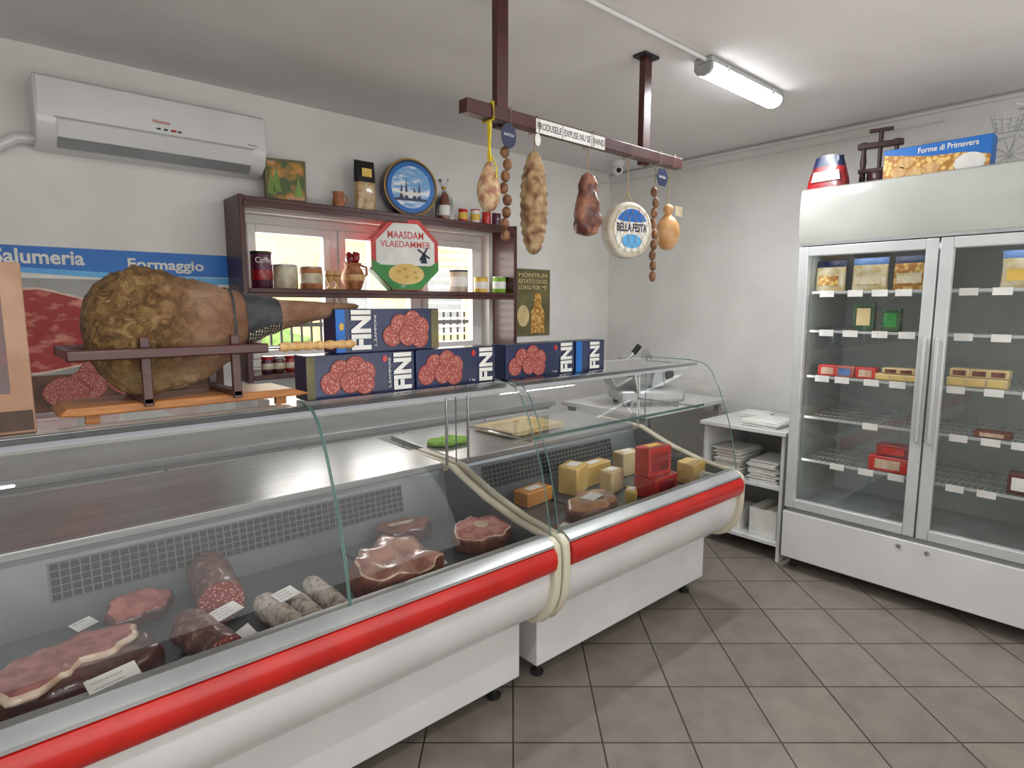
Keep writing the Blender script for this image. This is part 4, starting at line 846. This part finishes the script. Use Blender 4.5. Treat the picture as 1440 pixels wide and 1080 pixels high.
# on top of the refrigerator
TF=2.101
p=thing('cake_package','crumpled red cake package with blue top at the left end of refrigerator top','package',(3.47,1.36,TF),R(-90))
def crumple(t,w0,w1,d0,d1,h,mats):
    q=MB(); nz=10; nn=28; vs=[]
    for i in range(nz+1):
        k=i/nz; w=w0+(w1-w0)*k; d=d0+(d1-d0)*k
        for j in range(nn):
            a=2*PI*j/nn; s=1+.07*noise.noise(Vector((math.cos(a)*3,math.sin(a)*3,k*4)))
            vs.append((w/2*s*math.copysign(abs(math.cos(a))**.5,math.cos(a)),d/2*s*math.copysign(abs(math.sin(a))**.5,math.sin(a)),h*k*(1+.03*math.sin(a*3))))
    q.add(vs,[])
    for i in range(nz):
        for j in range(nn): q.f.append((i*nn+j,i*nn+(j+1)%nn,(i+1)*nn+(j+1)%nn,(i+1)*nn+j)); q.m.append(1 if i<7 else 2)
    q.f+= [tuple(range(nn)),tuple(nz*nn+j for j in range(nn))]; q.m+=[1,2]
    return q.build('wrapper',mats,t,sharp=50)
crumple(p,.22,.13,.09,.06,.185,['paper','pepper','navy'])
MB().add([(-.07,-.049,.055),(.075,-.049,.055),(.065,-.0455,.105),(-.06,-.0455,.105)],[(0,1,2,3)]).build('white_print','paper',p)
p=thing('food_carton','wide blue and yellow food carton lying on the refrigerator top','box',(3.55,.895,TF),R(-90))
MB().box(-.22,.22,-.045,.045,0,.175).build('body','blue',p,bevel=.004)
MB().prism([(-.217,.006),(.217,.006),(.217,.085),(.12,.11),(-.02,.115),(-.217,.15)],-.0468,-.0458,'y').build('food_picture','foodprint',p)
q=MB()
for a,b in ((-.15,.06),(-.08,.045),(-.01,.06),(-.12,.1)): disc(q,a,b,-.0480,.034,.026)
q.build('pastry_picture','beechl',p)
q=MB(); disc(q,.14,.06,-.0482,.06,.045); q.build('bowl_picture','paper',p)
text('Forme di Primavera',.24,.026,'paper',p,(.05,-.0472,.148),bold=.015)
p=thing('wooden_press','small dark wooden screw press ornament behind the blue and yellow carton','ornament',(3.68,1.19,TF),R(-80))
MB().box(-.11,.11,-.05,.05,0,.04).build('base','woodv',p,bevel=.004)
for x in (-.075,.075): MB().lathe([(.012,.04),(.016,.08),(.012,.12),(.016,.17),(.011,.22),(.014,.27)],14,0,(x,0,0)).build('post','woodv',p)
MB().box(-.105,.105,-.018,.018,.235,.265).build('top_bar','woodv',p,bevel=.004); MB().box(-.095,.095,-.022,.022,.11,.13).build('press_plate','woodv',p,bevel=.003)
MB().lathe([(.01,.13),(.012,.32)],12,fn=lambda q,z:1+.1*math.sin(z*400+q)).build('screw','woodv',p); MB().box(-.055,.055,-.008,.008,.315,.335).build('turning_bar','woodv',p,bevel=.003)
MB().lathe([(.05,.04),(.055,.05),(.055,.1),(.05,.108)],18).build('tub','wood',p)
p=thing('wire_bicycle','white wire bicycle ornament at the right of the refrigerator top','ornament',(3.62,.50,TF),R(-90))
M['wire']=P('bicycle_enamel','B9BBB9',.4,col2='ABADAB',scale=8)
def wheel(cx,r,nm='wheel'):
    q=MB(); q.tube([(cx+r*math.cos(a*PI/16),0,r+.003+r*math.sin(a*PI/16)) for a in range(32)],.006,8,closed=True)
    for a in range(10): q.tube([(cx,0,r+.003),(cx+r*math.cos(a*PI/5),0,r+.003+r*math.sin(a*PI/5))],.002,5)
    q.tube([(cx,-.012,r+.003),(cx,.012,r+.003)],.01,10); q.build(nm,'wire',p)
wheel(-.13,.085); wheel(.14,.085)
q=MB(); 
for pts in ([(-.13,0,.09),(-.09,0,.24),(-.075,0,.29)],[(-.10,0,.2),(.03,0,.1),(.07,0,.22)],[(-.095,0,.215),(.068,0,.2)],[(.03,0,.1),(.14,0,.09),(.068,0,.2)],[(-.12,-.05,.30),(-.075,-.02,.29),(-.075,.02,.29),(-.12,.05,.30)]): q.tube(pts,.0065,8)
q.build('frame','wire',p); MB().ell((.072,0,.228),(.03,.014,.009),12).build('saddle','wire',p)
q=MB()
for k in range(4): q.tube([(-.15+(.045+.006*k)*math.cos(a*PI/8),(.045+.006*k)*math.sin(a*PI/8),.2+k*.022) for a in range(16)],.003,5,closed=True)
for a in range(12): q.tube([(-.15+.045*math.cos(a*PI/6),.045*math.sin(a*PI/6),.2),(-.15+.063*math.cos(a*PI/6),.063*math.sin(a*PI/6),.266)],.0025,5)
q.build('basket','wire',p)
# ---------------------------------------------------------------- white stand with papers
t=thing('shelf_stand','low white open shelf stand between far case and refrigerator','stand',(3.7,1.75,0))
for y in (1.49,1.985): MB().box(3.43,4.0,y,y+.02,.0,.76).build('side_panel','white',t,True,bevel=.002)
MB().box(3.40,4.02,1.475,2.02,.76,.785).build('top_board','white',t,True,bevel=.003); MB().box(3.43,3.99,1.51,1.985,.43,.448).build('shelf_board','white',t,True); MB().box(3.43,3.99,1.51,1.985,.09,.108).build('shelf_board','white',t,True); MB().box(3.985,4.0,1.51,1.985,.0,.76).build('back_board','white',t,True)
def stack(label,x,y,z,w,d,n,name='paper_stack',rz=0,j=.01,th=.004):
    t=thing(name,label,'paper stack',(x,y,z+.0005),R(rz),'stacks of white paper and bags'); q=MB()
    for i in range(n):
        a=random.uniform(-j,j); b=random.uniform(-j,j); q.X=Matrix.Rotation(random.uniform(-.06,.06),4,'Z'); q.box(-w/2+a,w/2+a,-d/2+b,d/2+b,i*th,i*th+th*.8)
    q.build('sheets','paper',t); return t
stack('flat stack of white bags on top of the white stand',3.58,1.66,.785,.26,.22,8); stack('thin stack of white paper on the stand top near the wall',3.82,1.86,.785,.2,.16,5,rz=10)
stack('tall stack of folded white bags on the stand middle shelf, nearer the refrigerator',3.60,1.63,.448,.28,.17,22,th=.006,j=.012); stack('tall stack of folded white bags on the stand middle shelf, nearer the far case',3.60,1.86,.448,.26,.17,28,th=.006,j=.012)
for (y,h,l) in ((1.62,.17,'larger white carton on the bottom shelf of the stand'),(1.85,.12,'smaller white carton on the bottom shelf of the stand')):
    b=thing('carton',l,'box',(3.60,y,.1085),0,'white cartons in the stand'); MB().box(-.12,.12,-.085,.085,0,h).build('body','paper',b,bevel=.003); MB().box(-.121,.121,-.02,.02,h,h+.001).build('tape','tin',b)
# ---------------------------------------------------------------- light, world, camera
area((1.0,YF+.02,1.45),(R(90),0,0),4.6,2.1,50,(1,.985,.965))
area((1.9,3.56,1.6),(R(-90),0,0),1.6,.8,20,(1,.95,.88))
area((1.3,-.6,1.0),(R(180),0,0),3.2,2.0,29,(1,.985,.97),'floor_bounce_fill')  # added upward fill that brightens the ceiling, in place of real bounce
area((1.2,.3,2.55),(0,0,0),3,2,9,(1,1,1),'ceiling_bounce_fill')  # added soft fill from above, with no fixture of its own
w=bpy.data.worlds.new('sky'); SC.world=w; w.use_nodes=True; bg=w.node_tree.nodes['Background']; bg.inputs[0].default_value=(1,.97,.93,1); bg.inputs[1].default_value=3.6
cam=bpy.data.cameras.new('camera'); co=bpy.data.objects.new('camera',cam); C.objects.link(co); co.location=(0,0,HC); co.rotation_euler=(R(90)-PT,0,-(PI/2-TH)); cam.sensor_width=36; cam.lens=F_/1440*36; cam.clip_start=.05
SC.camera=co
SC.view_settings.view_transform='Standard'; SC.view_settings.look='None'; SC.view_settings.exposure=0
try: SC.cycles.transparent_max_bounces=24
except Exception: pass
